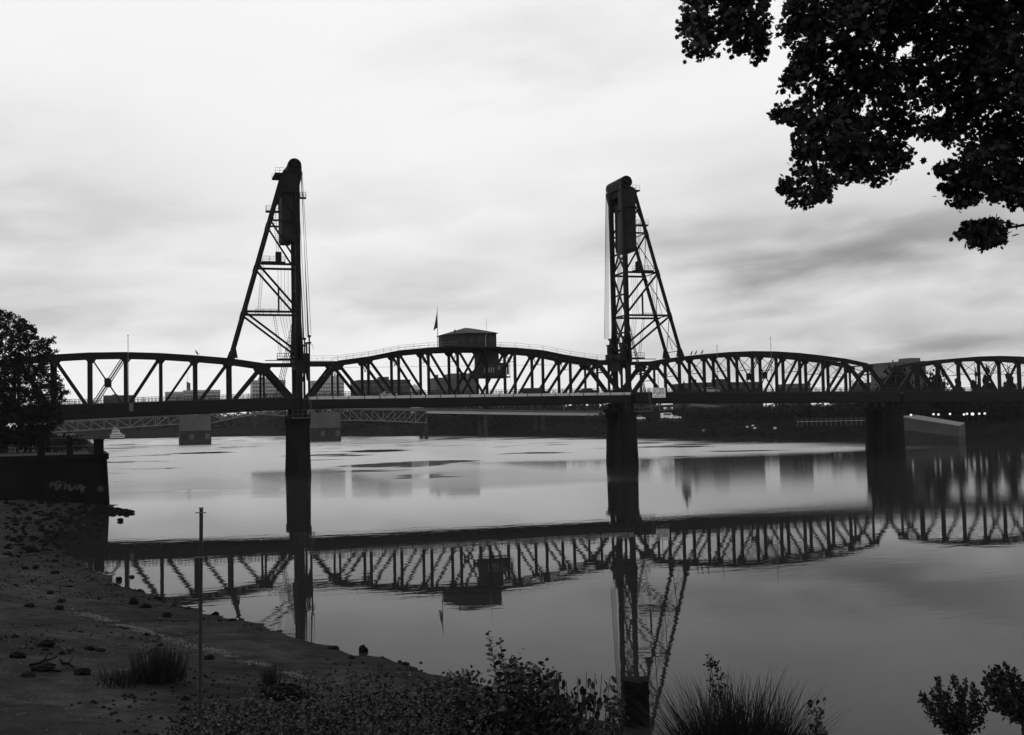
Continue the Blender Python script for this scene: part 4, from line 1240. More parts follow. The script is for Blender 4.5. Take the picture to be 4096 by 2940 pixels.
# parked cars on the far bank
for k, (px, py, lab, pale) in enumerate(((2483, 1669, 'white parked car beside the right tower pier', 1), (2521, 1671, 'grey parked car second from the right tower pier', 0), (2556, 1673, 'pale parked car third from the right tower pier', 1), (2668, 1668, 'white parked van on the far bank below the notice board', 1), (2700, 1670, 'pale parked car on the far bank right of the white van', 1))):
    p = at_depth(px, py, 430)
    car('parked_car', (p[0], p[1], p[2] - .6), 4.6, 1.5 if k != 3 else 2.2, lab, WHITE if pale else PALE, k == 3, group='cars parked on the far bank')
    part('parking_pad', box(p[0] - 3.0, p[0] + 3.0, p[1] - 1.4, p[1] + 1.4, p[2] - 1.6, p[2] - .6), FARPIERD, bpy.data.objects[[o for o in ORIG if o.startswith('parked_car')][-1]])
for k, (px, py, lab) in enumerate(((2990, 1712, 'pale boulder lowest of three on the right bank slope'), (3012, 1707, 'pale boulder topmost of three on the right bank slope'), (3020, 1716, 'pale boulder rightmost of three on the right bank slope'), (3100, 1716, 'lone pale boulder far right on the bank slope'), (2816, 1724, 'lone pale boulder on the bank below the mill building'))):
    p = on_east(px, py)
    tag(part('pale_boulder', lathe([(.35, 0), (.8, .25), (.75, .8), (.3, 1.15)], (p[0], p[1], p[2] - .2), 7), PALE), lab, 'boulder', 'pale boulders on the far bank')

# ------------------------------------------------------------------ white push boat
w0 = on_z(468, 1757)
dB = float((w0 - CAM) @ FV); sc = dB / FPX
Bt = empty('push_boat', (w0[0], w0[1], 0), 'white multi-decked river boat seen end-on below the far bridge', 'boat')
def bxx(px0, px1, py0, py1, y0, y1, name, mt, par=None):
    x0 = w0[0] + (px0 - 468) * sc; x1 = w0[0] + (px1 - 468) * sc
    z0 = (1757 - py1) * sc; z1 = (1757 - py0) * sc
    return part(name, box(x0, x1, w0[1] + y0, w0[1] + y1, z0, z1), mt, par or Bt)
hx = [(437, 1752), (497, 1752), (492, 1762), (442, 1762)]
part('hull', poly_prism([(w0[0] + (a_ - 468) * sc, (1757 - b_) * sc) for a_, b_ in hx][::-1], w0[1] - 1, w0[1] + 28), BLACK, Bt)
for (a_, b_, t_, u_, y0, y1, nm) in ((442, 494, 1742, 1751.5, 1, 25, 'main_deckhouse'), (446, 482, 1734, 1741.5, 2, 20, 'upper_deckhouse'), (449, 477, 1721, 1733.5, 4, 15, 'cabin_deck'), (453, 470, 1713, 1720.5, 5, 11, 'pilot_house')):
    hs = bxx(a_, b_, t_, u_, y0, y1, nm, WHITE)
    n_ = 6 if b_ - a_ > 30 else 4
    for k in range(n_):
        x = a_ + (b_ - a_) * (k + .5) / n_
        bxx(x - (b_ - a_) / n_ * .3, x + (b_ - a_) / n_ * .3, t_ + (u_ - t_) * .3, t_ + (u_ - t_) * .75, y0 - .15, y0 + .05, 'window', GLASS, hs)
for (a_, b_, t_) in ((439, 497, 1741.0), (444, 487, 1733.3), (447, 479, 1720.3), (451, 472, 1712)):
    bxx(a_, b_, t_ - .8, t_, 0, 26 if a_ < 440 else 16, 'deck_edge', WHITE)
bxx(461, 462, 1704, 1712, 7, 7.3, 'mast', WHITE)
for x in (455, 468): bxx(x, x + 2, 1707, 1712, 9, 10, 'funnel', PALE)
p = on_z(660, 1748)
bo = empty('buoy', (p[0], p[1], -.3), 'small white round buoy left of the broad grey pier', 'buoy')
part('float', lathe([(.6, 0), (1.3, .6), (1.5, 1.6), (1.2, 2.6), (.4, 3.1)], (p[0], p[1], -.3), 12), WHITE, bo, smooth=True)
part('collar', lathe([(1.55, 0), (1.55, .3)], (p[0], p[1], .9), 12), BLACK, bo)

# ------------------------------------------------------------------ seawall, its pillars and fence
WT = 7.3
YW = -74.0
SW = empty('seawall', (-60, YW, 0), 'black concrete seawall at the left edge with graffiti near its foot', 'wall')
XR = -38.0
def wallpoly(x0, x1):
    return np.array([(x0, YW - .35, -2), (x1 + .45, YW - .35, -2), (x1 + .45, YW + 3, -2), (x0, YW + 3, -2), (x0, YW, WT - .8), (x1, YW, WT - .8), (x1, YW + 3, WT - .8), (x0, YW + 3, WT - .8)]), BOXF
part('end_face', wallpoly(-120, XR), WALLC, SW)
part('cap', box(-120, XR + .25, YW - .25, YW + 3.2, WT - .796, WT), WALLC, SW)
XN = XR - .062 * (700 - YW)
part('river_face', (np.array([(XR - 2, YW + 3, -2), (XR + .45, YW + 3, -2), (XN + .45, 700, -2), (XN - 2, 700, -2), (XR - 2, YW + 3, WT - .8), (XR, YW + 3, WT - .8), (XN, 700, WT - .8), (XN - 2, 700, WT - .8)]), BOXF), WALLC, SW)
part('river_cap', (np.array([(XR - 2.2, YW + 3.21, WT - .796), (XR + .2, YW + 3.21, WT - .796), (XN + .2, 700, WT - .796), (XN - 2.2, 700, WT - .796), (XR - 2.2, YW + 3.21, WT), (XR + .2, YW + 3.21, WT), (XN + .2, 700, WT), (XN - 2.2, 700, WT)]), BOXF), WALLC, SW)
for x in (-46, -54, -62):
    part('buttress', box(x - .6, x + .6, YW - .75, YW - .2, -1, WT - 1.4), WALLC, SW)
strokes = [[(505, 545), (560, 550), (620, 490), (700, 440), (690, 375), (600, 390), (530, 440)], [(700, 400), (750, 400), (760, 500), (785, 560), (725, 575)],
           [(770, 440), (795, 410), (880, 410), (830, 540), (760, 530)], [(900, 550), (955, 555), (985, 430), (930, 420)],
           [(992, 430), (1060, 430), (1080, 520), (1190, 420), (1195, 450), (1090, 580), (1010, 560)], [(1150, 545), (1260, 420), (1420, 500), (1362, 520), (1350, 610), (1290, 610), (1270, 520), (1190, 550)],
           [(720, 365), (790, 345), (860, 350), (850, 380), (740, 392)], [(880, 375), (960, 380), (940, 400), (880, 398)], [(1650, 520), (1690, 460), (1760, 470), (1800, 540), (1760, 590), (1690, 580)], [(850, 680), (910, 700), (960, 670), (925, 715)]]
for st in strokes:
    pts = []
    for u, v in st:
        q = on_y(90 + u / 5.53, 1860 + v / 5.53, YW - .36)
        pts.append((q[0], q[2]))
    part('graffiti_stroke', poly_prism(pts, YW - .378, YW - .352 + .3), GRAF, SW)
o = link('esplanade', rawmesh('esplanade', [(-400, YW + 3.0, WT - .1), (XR - 2.1, YW + 3.0, WT - .1), (XN - 2.1, 700, WT - .1), (-400, 700, WT - .1)], [[0, 1, 2, 3]], mat('esplanade turf', .008, .4, .3, .95)))
tag(o, kind='structure')
for px0, px1, pt, lab in ((268, 291, 1764, 'squat dark pillar in the fence on the seawall'), (376, 414, 1756, 'broad dark pillar at the river corner of the seawall'), (150, 178, 1762, 'squat dark pillar on the seawall under the tree')):
    a, b = on_y(px0, pt, YW + .6), on_y(px1, pt, YW + .6)
    T = empty('wall_pillar', ((a[0] + b[0]) / 2, YW + .9, WT), lab, 'pillar', 'pillars on the seawall')
    part('shaft', box(a[0], b[0], YW + .3, YW + 1.6, WT + .002, a[2] - .15), WALLC, T)
    part('coping', box(a[0] - .1, b[0] + .1, YW + .2, YW + 1.7, a[2] - .148, a[2]), WALLC, T)
for x0, x1, yy, hh_, lab in ((on_y(292, 1790, YW + .9)[0], on_y(375, 1790, YW + .9)[0], YW + .9, 2.4, 'wire mesh fence between the two pillars on the seawall'), (on_y(200, 1790, YW + .9)[0], on_y(267, 1790, YW + .9)[0], YW + .9, 2.4, 'wire mesh fence left of the squat pillar on the seawall')):
    T = empty('wire_fence', ((x0 + x1) / 2, yy, WT), lab, 'fence', 'fences on the seawall')
    n = 5
    for k in range(n + 1):
        x = x0 + (x1 - x0) * k / n
        part('fence_post', tube((x, yy, WT), (x, yy, WT + hh_), .04, 5), STEEL2, T)
    for z in (.12, hh_ * .5, hh_ - .05):
        part('fence_rail', tube((x0, yy, WT + z), (x1, yy, WT + z), .03, 5), RAIL, T)
    for k in range(24):
        x = x0 + (x1 - x0) * (k + .5) / 24
        part('fence_picket', tube((x, yy, WT + .1), (x, yy, WT + hh_ - .05), .010, 4), STEEL2, T)
# poly sampling, the tree on the wall and the hedge added as its shade
def poly_points(poly, n, r, holes=()):
    P = np.array(poly, float)
    lo, hi = P.min(0), P.max(0)
    out_ = []
    while sum(len(o) for o in out_) < n:
        q = r.uniform(lo, hi, (n * 2, 2))
        x, y = q[:, 0], q[:, 1]
        ins = np.zeros(len(q), bool)
        j = len(P) - 1
        for i in range(len(P)):
            xi, yi, xj, yj = P[i, 0], P[i, 1], P[j, 0], P[j, 1]
            c = ((yi > y) != (yj > y)) & (x < (xj - xi) * (y - yi) / (yj - yi + 1e-9) + xi)
            ins ^= c; j = i
        for (hx_, hy_, hr) in holes:
            ins &= ((x - hx_) ** 2 + (y - hy_) ** 2) > hr ** 2
        out_.append(q[ins])
    return np.vstack(out_)[:n]
def ray_many(px, py, d):
    return CAM + d[:, None] * (FV + ((px - CXP) / FPX)[:, None] * RV - ((py - CYP) / FPX)[:, None] * UV)
r = np.random.default_rng(21)
out5 = [(35, 85), (130, 150), (170, 205), (125, 255), (290, 290), (390, 275), (330, 340), (275, 375), (400, 425), (320, 470), (290, 550), (360, 600), (420, 700), (470, 760), (440, 805), (540, 870), (430, 915), (490, 960), (450, 1010), (430, 1090), (470, 1180), (380, 1240), (330, 1330), (200, 1400), (-500, 1400), (-900, 1150), (-860, 700), (-700, 380), (-420, 60), (-250, -40), (-60, 10)]
poly = [(80 + u / 2.713, 1250 + v / 2.713) for u, v in out5]
q = poly_points(poly, 2600, r)
dd = 182 + r.normal(size=len(q)) * 3.0
C0 = ray_many(q[:, 0], q[:, 1], dd)
P = np.repeat(C0, 22, 0) + r.normal(size=(len(C0) * 22, 3)) * np.array((.24, .6, .18))
LT = empty('riverside_tree', (C0[:, 0].mean(), C0[:, 1].mean(), WT - .1), 'dark bushy tree on the seawall at the left edge', 'tree')
part('crown', leaf_mesh(P, .42, r, 4, 0, .55), LEAFD, LT)
tx, ty = C0[:, 0].mean(), C0[:, 1].mean()
part('trunk', tube((tx, ty, WT - .1), (tx + .3, ty, 17), .45, 9, .2), BARK, LT)
for k in range(7):
    e = C0[r.integers(0, len(C0))]
    part('limb', tube((tx + .1, ty, 10 + k), e, .14, 6, .04), BARK, LT)

sp = []  # added hedge, darkens the promenade where the tree's shadow would lie
for k in range(60):
    px = random.uniform(-200, 330); dd_ = random.uniform(178, 215)
    g = at_depth(px, 1700, dd_)
    sp.append((g[0], g[1], WT - .3, random.uniform(1.2, 2.2), random.uniform(1.6, 3.4) if px > 180 else random.uniform(3, 5)))
wood('esplanade_shade_hedge', 'dark hedge added as tree shade behind the fence on the seawall', 'hedge', sp, LEAFD, .4, 260)

# ------------------------------------------------------------------ rocks of the spit and beach
def rock_mesh(seed):
    r = np.random.default_rng(seed)
    V, F = [], []
    n, m_ = 9, 6
    for i in range(m_ + 1):
        ph = math.pi * i / m_
        for j in range(n):
            th = 2 * math.pi * j / n + .3 * i
            k = 1 + r.uniform(-.22, .22)
            V.append((k * math.sin(ph) * math.cos(th), k * math.sin(ph) * math.sin(th), k * math.cos(ph) * .75))
    for i in range(m_):
        for j in range(n):
            F.append([i * n + j, (i + 1) * n + j, (i + 1) * n + (j + 1) % n, i * n + (j + 1) % n])
    return rawmesh('rock', V, F, ROCK)
ROCKS = [rock_mesh(s) for s in range(6)]
def on_ground(px, py):
    r_ = ray(px, py)
    for d in np.concatenate([np.arange(4, 60, .25), np.arange(60, 200, .5)]):
        p = CAM + d * r_
        g = float(ground_z(p[0], p[1]))
        if p[2] <= max(g, 0.0): return np.array((p[0], p[1], max(g, 0.0))), d
    return p, d
def rock(px, py, hw, hh, label, group, name='rock'):
    p, d = on_ground(px, py + hh * .6)
    a_, b_ = hw / FPX * d, hh / FPX * d
    o = place(name, random.choice(ROCKS), (p[0], p[1], p[2] + b_ * .3), None, (0, 0, random.uniform(0, 6)), (a_, a_ * random.uniform(.7, 1.1), b_ * 1.25))
    return tag(o, label, 'rock', group)
Z3 = lambda u, v: (80 + u / 2.326, 2150 + v / 2.326)
beach = [(90, 630, 55, 24, 'dark stone at the left edge of the beach, level with the pole top'), (385, 590, 45, 20, 'dark stone, upper one of a pair on the left beach'), (370, 655, 42, 30, 'dark stone, lower one of a pair on the left beach'), (240, 985, 82, 36, 'large dark boulder on the lower left beach'),
         (235, 1050, 40, 16, 'small flat stone below the large boulder on the left beach'), (650, 1035, 50, 28, 'dark stone left of a flat one above the grass clump'), (745, 1050, 52, 20, 'flat dark stone just left of the grass clump'), (1370, 720, 52, 26, 'dark stone on open gravel left of the pole'),
         (1762, 1115, 50, 30, 'dark stone on the gravel just right of the pole'), (1060, 590, 46, 50, 'blocky dark boulder near the waterline left of the pole'), (1165, 640, 60, 26, 'flat dark rock right of the blocky waterline boulder'), (920, 390, 32, 26, 'dark rock standing in the shallows at the left'), (1042, 362, 24, 16, 'small rock in the shallows left of the pole'),
         (1110, 490, 30, 14, 'small wet rock at the waterline above the blocky boulder'), (1440, 630, 26, 14, 'small rock on the waterline left of the pole'), (1820, 712, 38, 24, 'dark rock on the waterline right of the pole'), (1975, 765, 50, 16, 'flat rock on the waterline below the truss reflection'), (50, 285, 30, 20, 'dark stone high on the beach at the left edge'), (145, 285, 30, 18, 'second dark stone high on the beach near the left edge'), (320, 325, 46, 20, 'flat dark stone high on the left beach'),
         (455, 455, 36, 14, 'flat dark stone midway up the left beach'), (285, 120, 30, 16, 'dark stone on the upper beach below the wall'), (285, 515, 30, 22, 'ragged dark stone on the left beach above the pair'), (1280, 570, 40, 18, 'rock on the waterline beneath the left truss reflection'), (1560, 660, 40, 14, 'flat rock on the waterline just left of the pole'), (320, 215, 36, 18, 'dark stone on the beach below the wall graffiti')]
for u, v, a_, b_, lab in beach:
    x, y = Z3(u, v); rock(x, y, a_ / 2.326, b_ / 2.326, lab, 'stones on the beach')
for (px, py, a_, b_, lab) in ((1452, 2598, 19, 20, 'round boulder standing alone on the shoreline'), (1330, 2590, 26, 8, 'long low stone on the shoreline left of the round boulder'), (1600, 2648, 9, 6, 'small stone on the shoreline right of the round boulder'), (1620, 2655, 17, 7, 'flat stone on the shoreline right of the round boulder'), (1684, 2649, 6, 4, 'tiny stone standing in the water off the shoreline'), (1530, 2630, 6, 4, 'tiny stone at the shoreline beyond the round boulder')):
    rock(px, py, a_, b_, lab, 'stones along the shoreline')
# rock spit at the wall corner: individual boulders, partly told apart
spit = []
rr = np.random.default_rng(5)
for k in range(130):
    f = rr.uniform(0, 1)
    px = 395 + f * 135; py = 2030 + rr.uniform(-8, 22) * (1 - f * .5) + f * 10
    spit.append((px, py, rr.uniform(9, 19) * (1 - .4 * f)))
for k in range(420):
    f = rr.uniform(0, 1)
    px = 20 + f * 400; py = 1996 + rr.uniform(0, 1) ** 1.5 * (260 - 120 * f)
    spit.append((px, py, rr.uniform(5, 14)))
VR, FR_, nR = [], [], 0
RV_ = [np.array([v.co[:] for v in m.vertices]) for m in ROCKS]
RF_ = [[list(p.vertices) for p in m.polygons] for m in ROCKS]
for k, (px, py, s_) in enumerate(spit):
    p = on_z(px, py, .25)
    d = float((p - CAM) @ FV); a_ = s_ / FPX * d
    g = max(float(ground_z(p[0], p[1])), -.1)
    i = k % 6; t_ = rr.uniform(0, 6.28)
    v = RV_[i] * np.array((a_, a_ * rr.uniform(.7, 1.2), a_ * rr.uniform(.6, 1.0)))
    v = np.stack([v[:, 0] * math.cos(t_) - v[:, 1] * math.sin(t_), v[:, 0] * math.sin(t_) + v[:, 1] * math.cos(t_), v[:, 2]], -1) + np.array((p[0], p[1], g + a_ * .2))
    VR.append(v); FR_ += [[q + nR for q in f] for f in RF_[i]]; nR += len(v)
o = link('riprap', rawmesh('riprap', np.vstack(VR), FR_, ROCK))
tag(o, 'jumbled dark riprap at the foot of the seawall and its rock spit', 'riprap', kind='stuff')
for (px, py, a_, b_, lab) in ((505, 2048, 13, 10, 'dark boulder at the tip of the rock spit'), (470, 2034, 16, 12, 'humped dark boulder midway along the rock spit'), (482, 2074, 12, 9, 'dark boulder in the water below the rock spit'), (440, 2036, 18, 11, 'broad dark boulder where the spit meets the seawall'), (530, 2042, 9, 7, 'outermost small boulder of the rock spit')):
    p = on_z(px, py, .3); d = float((p - CAM) @ FV)
    o = place('spit_boulder', random.choice(ROCKS), (p[0], p[1], .15), None, (0, 0, random.uniform(0, 6)), (a_ / FPX * d, a_ / FPX * d, b_ / FPX * d))
    tag(o, lab, 'boulder', 'boulders of the rock spit')
# gravel: pale pebbles scattered and along the drift line
line = [Z3(450, 680), Z3(800, 780), Z3(1280, 920), Z3(1600, 1010), Z3(2140, 1170), (900 + 330 / 2.062, 2350 + 650 / 2.062), (900 + 680 / 2.062, 2350 + 750 / 2.062)]
lp = []
for k in range(len(line) - 1):
    a, b = on_ground(*line[k])[0], on_ground(*line[k + 1])[0]
    n = int(np.linalg.norm(b - a) * 45)
    tt = rr.uniform(0, 1, n)[:, None]
    q = a + (b - a) * tt + rr.normal(size=(n, 3)) * np.array((.16, .4, 0))
    keep = vnoise(q[:, 0], q[:, 1], .7, 9) > .38
    lp.append(q[keep])
bx_ = np.stack([rr.uniform(-62, -14, 9000), rr.uniform(-222, -120, 9000), np.zeros(9000)], -1)
zz = ground_z(bx_[:, 0], bx_[:, 1])
bx_ = bx_[(zz > .15) & (zz < 4.5) & (vnoise(bx_[:, 0], bx_[:, 1], .12, 6) > .42)]
pts = np.vstack(lp + [bx_])
pts[:, 2] = ground_z(pts[:, 0], pts[:, 1]) + .01
sz = np.where(np.arange(len(pts)) < sum(len(l) for l in lp), rr.uniform(.025, .065, len(pts)), rr.uniform(.015, .045, len(pts)))
base = np.array([(-1, -.6, 0), (.8, -.8, 0), (1, .7, 0), (-.7, .8, 0), (0, 0, .8)])
fc = [[0, 1, 4], [1, 2, 4], [2, 3, 4], [3, 0, 4]]
ang = rr.uniform(0, 6.28, len(pts))
ca, sa = np.cos(ang), np.sin(ang)
VV = np.empty((len(pts), 5, 3))
VV[:, :, 0] = pts[:, 0:1] + sz[:, None] * (base[None, :, 0] * ca[:, None] - base[None, :, 1] * sa[:, None])
VV[:, :, 1] = pts[:, 1:2] + sz[:, None] * (base[None, :, 0] * sa[:, None] + base[None, :, 1] * ca[:, None])
VV[:, :, 2] = pts[:, 2:3] + sz[:, None] * base[None, :, 2]
FF = (np.array(fc)[None] + 5 * np.arange(len(pts))[:, None, None]).reshape(-1, 3)
o = link('beach_pebbles', rawmesh('beach_pebbles', VV.reshape(-1, 3), FF, PEBBLE))
tag(o, 'pale pebbles scattered over the beach and along the drift line', 'pebbles', kind='stuff')

n_ = 26000
q = np.stack([rr.uniform(-75, -14, n_), rr.uniform(-226, -84, n_), np.zeros(n_)], -1)
zz = ground_z(q[:, 0], q[:, 1])
dens = vnoise(q[:, 0], q[:, 1], .10, 16) * .6 + vnoise(q[:, 0], q[:, 1], .5, 17) * .4 + np.clip((q[:, 1] + 150) / 60, 0, .3)
keep = (zz > -.05) & (zz < 5.5) & (dens > .46)
q = q[keep]; q[:, 2] = zz[keep]
sz = rr.uniform(.03, .10, len(q)) * np.where(rr.uniform(0, 1, len(q)) > .96, 2.2, 1.0)
VV = np.empty((len(q), 5, 3)); ang = rr.uniform(0, 6.28, len(q)); ca, sa = np.cos(ang), np.sin(ang)
VV[:, :, 0] = q[:, 0:1] + sz[:, None] * (base[None, :, 0] * ca[:, None] - base[None, :, 1] * sa[:, None])
VV[:, :, 1] = q[:, 1:2] + sz[:, None] * (base[None, :, 0] * sa[:, None] + base[None, :, 1] * ca[:, None])
VV[:, :, 2] = q[:, 2:3] + sz[:, None] * base[None, :, 2]
FF = (np.array(fc)[None] + 5 * np.arange(len(q))[:, None, None]).reshape(-1, 3)
o = link('beach_shingle', rawmesh('beach_shingle', VV.reshape(-1, 3), FF, ROCK))
tag(o, 'small dark shingle scattered over the whole beach', 'shingle', kind='stuff')

# ------------------------------------------------------------------ pole and timber pile in the foreground
dP = 33.0
t0, t1 = at_depth(805, 2036, dP), at_depth(797, 2860, dP)
Po = empty('tide_pole', (t1[0], t1[1], t1[2] - 1.5), 'tall thin weathered pole standing on the beach at left', 'pole')
part('shaft', tube(t1 - (0, 0, 1.5), t0, .055, 8, .055), WOOD, Po)
for v_, wd in ((2050, .16), (2228, .14)):
    c = at_depth(805 if v_ < 2100 else 803, v_, dP)
    part('cross_bolt', tube(c - RV * wd - FV * .06, c + RV * wd - FV * .06, .018, 5), RAIL, Po)
part('cap', tube(t0, t0 + (0, 0, .05), .065, 8), RAIL, Po)
for v_ in np.arange(2470, 2820, 46):
    c = at_depth(805 - (v_ - 2036) * .0097, v_, dP)
    part('pale_mark', tube(c, c + (0, 0, .11), .057, 8), PEBBLE, Po)
dS = 39.5
a, b = at_depth(2492, 2712, dS), at_depth(2590, 2718, dS)
c = (a + b) / 2; wS = np.linalg.norm(b - a) / 2
Pl = empty('timber_pile', (c[0], c[1], -1.5), 'thick black timber pile standing in the water at the bottom edge', 'pile')
Rm = np.array((RV[0], RV[1], 0)) / np.hypot(RV[0], RV[1]); Fm = np.array((FV[0], FV[1], 0)) / np.hypot(FV[0], FV[1])
for k in range(4):
    f = -.75 + .5 * k
    cc = c + Rm * wS * f
    Vb = []
    for z_, s_ in ((-1.5, 1.1), (c[2] - .04 * k % .1, 1.0)):
        for sx, sy in ((-1, -1), (1, -1), (1, 1), (-1, 1)):
            q = cc + Rm * wS * .245 * sx * s_ + Fm * wS * .8 * sy
            Vb.append((q[0], q[1], z_))
    part('timber', (Vb, BOXF), PILE, Pl)
part('tie_band', join(*[beam(c + Rm * wS * s1 * 1.02 + Fm * wS * s2 * .85 + (0, 0, -.4), c + Rm * wS * s3 * 1.02 + Fm * wS * s4 * .85 + (0, 0, -.4), .04, .16, (0, 0, 1)) for s1, s2, s3, s4 in ((-1, -1, 1, -1), (1, -1, 1, 1), (1, 1, -1, 1), (-1, 1, -1, -1))]), PILE, Pl)

# ------------------------------------------------------------------ foreground plants
def blades(base_c, n, spread, hgt, width, r, lean=.5, droop=.35):
    V, F = [], []
    for k in range(n):
        a = r.uniform(0, 2 * math.pi); rad = spread * math.sqrt(r.uniform(0, 1))
        b = base_c + np.array((math.cos(a) * rad, math.sin(a) * rad, 0))
        L_ = hgt * r.uniform(.45, 1.1)
        a2 = a + r.normal() * .7
        dirn = np.array((math.cos(a2), math.sin(a2), 0)) * lean * r.uniform(.1, 1.3) * (rad / spread + .25)
        side = np.array((-math.sin(a + r.normal() * .6), math.cos(a + r.normal() * .6), 0)) * width * r.uniform(.6, 1.3)
        i0 = len(V)
        for j in range(5):
            t_ = j / 4
            p = b + dirn * L_ * t_ * (1 + droop * t_) + np.array((0, 0, L_ * (t_ - droop * .6 * lean * t_ * t_ * (np.linalg.norm(dirn) * 1.6))))
            w_ = (1 - t_ * .93)
            V += [p - side * w_, p + side * w_]
        F += [[i0 + 2 * j, i0 + 2 * j + 1, i0 + 2 * j + 3, i0 + 2 * j + 2] for j in range(4)]
    return np.array(V), F
r = np.random.default_rng(31)
def ground_at(px, d):
    p = at_depth(px, 2800, d); return np.array((p[0], p[1], float(ground_z(p[0], p[1]))))
# tall grass tuft, right of the pile
g = ground_at(2940, 8.4)
gt = empty('grass_tuft', g, 'tall dark grass tuft at the bottom edge right of the black pile', 'grass tuft')
tag(part('blades', join(blades(g, 1900, .42, .70, .0055, r, .34, .7), blades(g, 900, .46, .52, .006, r, .8, 1.0)), GRASS, gt), kind='stuff')
# clump on the beach beside the pole
g, d_ = on_ground(640, 2725)
gc = empty('grass_clump', g, 'upright dark grass clump on the beach left of the pole', 'grass clump')
tag(part('blades', blades(g, 520, .95, 1.35, .02, r, .30, .2), GRASS, gc), kind='stuff')
g, d_ = on_ground(470, 2735)
gc = empty('grass_clump', g, 'low sprawling grass clump left of the upright clump on the beach', 'grass clump')
tag(part('blades', blades(g, 260, 1.1, .7, .02, r, .8, .5), GRASS, gc), kind='stuff')
g, d_ = on_ground(1080, 2745)
gc = empty('grass_clump', g, 'small pointed grass clump on the beach right of the pole', 'grass clump')
tag(part('blades', blades(g, 90, .35, .9, .02, r, .3, .2), GRASS, gc), kind='stuff')
# driftwood on the lower left beach
for (u0, v0, u1, v1, rad, lab) in ((100, 1215, 365, 1105, .075, 'thin dark driftwood limb slanting on the lower left beach'), (90, 1240, 360, 1255, .09, 'dark driftwood log lying flat on the lower left beach'), (380, 1170, 560, 1270, .06, 'thin driftwood branch on the beach left of the grass')):
    a, b = on_ground(*Z3(u0, v0))[0], on_ground(*Z3(u1, v1))[0]
    if np.linalg.norm(b - a) > 3.2: b = a + (b - a) * 3.2 / np.linalg.norm(b - a)
    T = empty('driftwood', (a + b) / 2, lab, 'driftwood', 'driftwood on the beach')
    n_ = 5
    P_ = [a + (b - a) * k / n_ + rr.normal(size=3) * np.array((.07, .07, .03)) + (0, 0, rad * .8) for k in range(n_ + 1)]
    R_ = [rad * (1 - .13 * k) * rr.uniform(.85, 1.15) for k in range(n_ + 1)]
    part('log', join(*[tube(P_[k], P_[k + 1], R_[k], 8, R_[k + 1]) for k in range(n_)]), ROCK, T)
    part('stub', tube(P_[2], P_[2] + np.array((.18, .1, .3)), rad * .4, 5, rad * .15), ROCK, T)
for (px, py, a_, b_, lab) in ((180, 2668, 42, 14, 'flat dark rock under the slanting driftwood'), (335, 2690, 34, 20, 'dark rock between the driftwood and the grass clumps'), (110, 2700, 40, 12, 'flat dark rock at the left end of the driftwood'), (70, 2620, 30, 16, 'dark rock at the left edge above the driftwood')):
    rock(px, py, a_, b_, lab, 'rocks among the driftwood')
# old square block half hidden in the brambles
p, d_ = on_ground(1135, 2790)
o = place('boulder', ROCKS[3], (p[0], p[1], p[2] + .1), None, (.2, .1, .6), (1.0, .6, .5))
tag(o, 'dark blocky boulder half hidden by brambles right of the pole', 'boulder')

# broad shrub leaves
def leaf_shape(L_, w_):
    n = 7
    V, F = [], []
    for j in range(n):
        t_ = j / (n - 1)
        ww = w_ * math.sin(math.pi * min(1, t_ * .92 + .04)) ** .8
        V += [(-ww, t_ * L_, .12 * ww - .15 * L_ * t_ * t_), (0, t_ * L_, -.15 * L_ * t_ * t_), (ww, t_ * L_, .12 * ww - .15 * L_ * t_ * t_)]
    for j in range(n - 1):
        a = 3 * j
        F += [[a, a + 1, a + 4, a + 3], [a + 1, a + 2, a + 5, a + 4]]
    return V, F
LEAFM = rawmesh('leaf', *leaf_shape(1.0, .38), SHRUB, True)
def put_leaf(parent, p, az_, el_, roll, L_):
    o = place('leaf', LEAFM, p, parent, scale=L_)
    o.rotation_mode = 'QUATERNION'
    d = Vector((math.cos(az_) * math.cos(el_), math.sin(az_) * math.cos(el_), math.sin(el_)))
    q = d.to_track_quat('Y', 'Z')
    o.rotation_quaternion = q @ Vector((0, 1, 0)).rotation_difference(Vector((0, 1, 0)))
    o.rotation_quaternion = q @ Matrix.Rotation(roll, 3, 'Y').to_quaternion()
    return o
def px_path(pts, d):
    return [at_depth(x, y, d) for x, y in pts]
sh = None
for pts, lab, n, d in (([(1998, 2880), (1990, 2740), (1974, 2640), (1964, 2585), (1953, 2526)], 'tallest leafy sprig rising above the bottom shrubs', 30, 10.4), ([(2030, 2880), (2022, 2740), (2012, 2650), (2005, 2600), (1998, 2549)], 'second leafy sprig just right of the tallest one', 26, 10.7)):
    P = px_path(pts, d)
    P = [np.array((P[0][0], P[0][1], float(ground_z(P[0][0], P[0][1])) - .05))] + P
    T = empty('leafy_sprig', P[0], lab, 'plant', 'leafy sprigs at the bottom edge')
    for k in range(len(P) - 1):
        part('stem', tube(P[k], P[k + 1], .007 - .001 * k, 5, .006 - .001 * k), BARK, T)
    for k in range(n):
        t_ = 1 + (k + .5) / n * (len(P) - 2); i = min(int(t_), len(P) - 2); q = P[i] + (P[i + 1] - P[i]) * (t_ - i)
        sz_ = .105 * (1 - .62 * k / n)
        put_leaf(T, q, k * 2.4 + r.normal() * .3, r.uniform(.1, .7), r.normal() * .5, sz_)
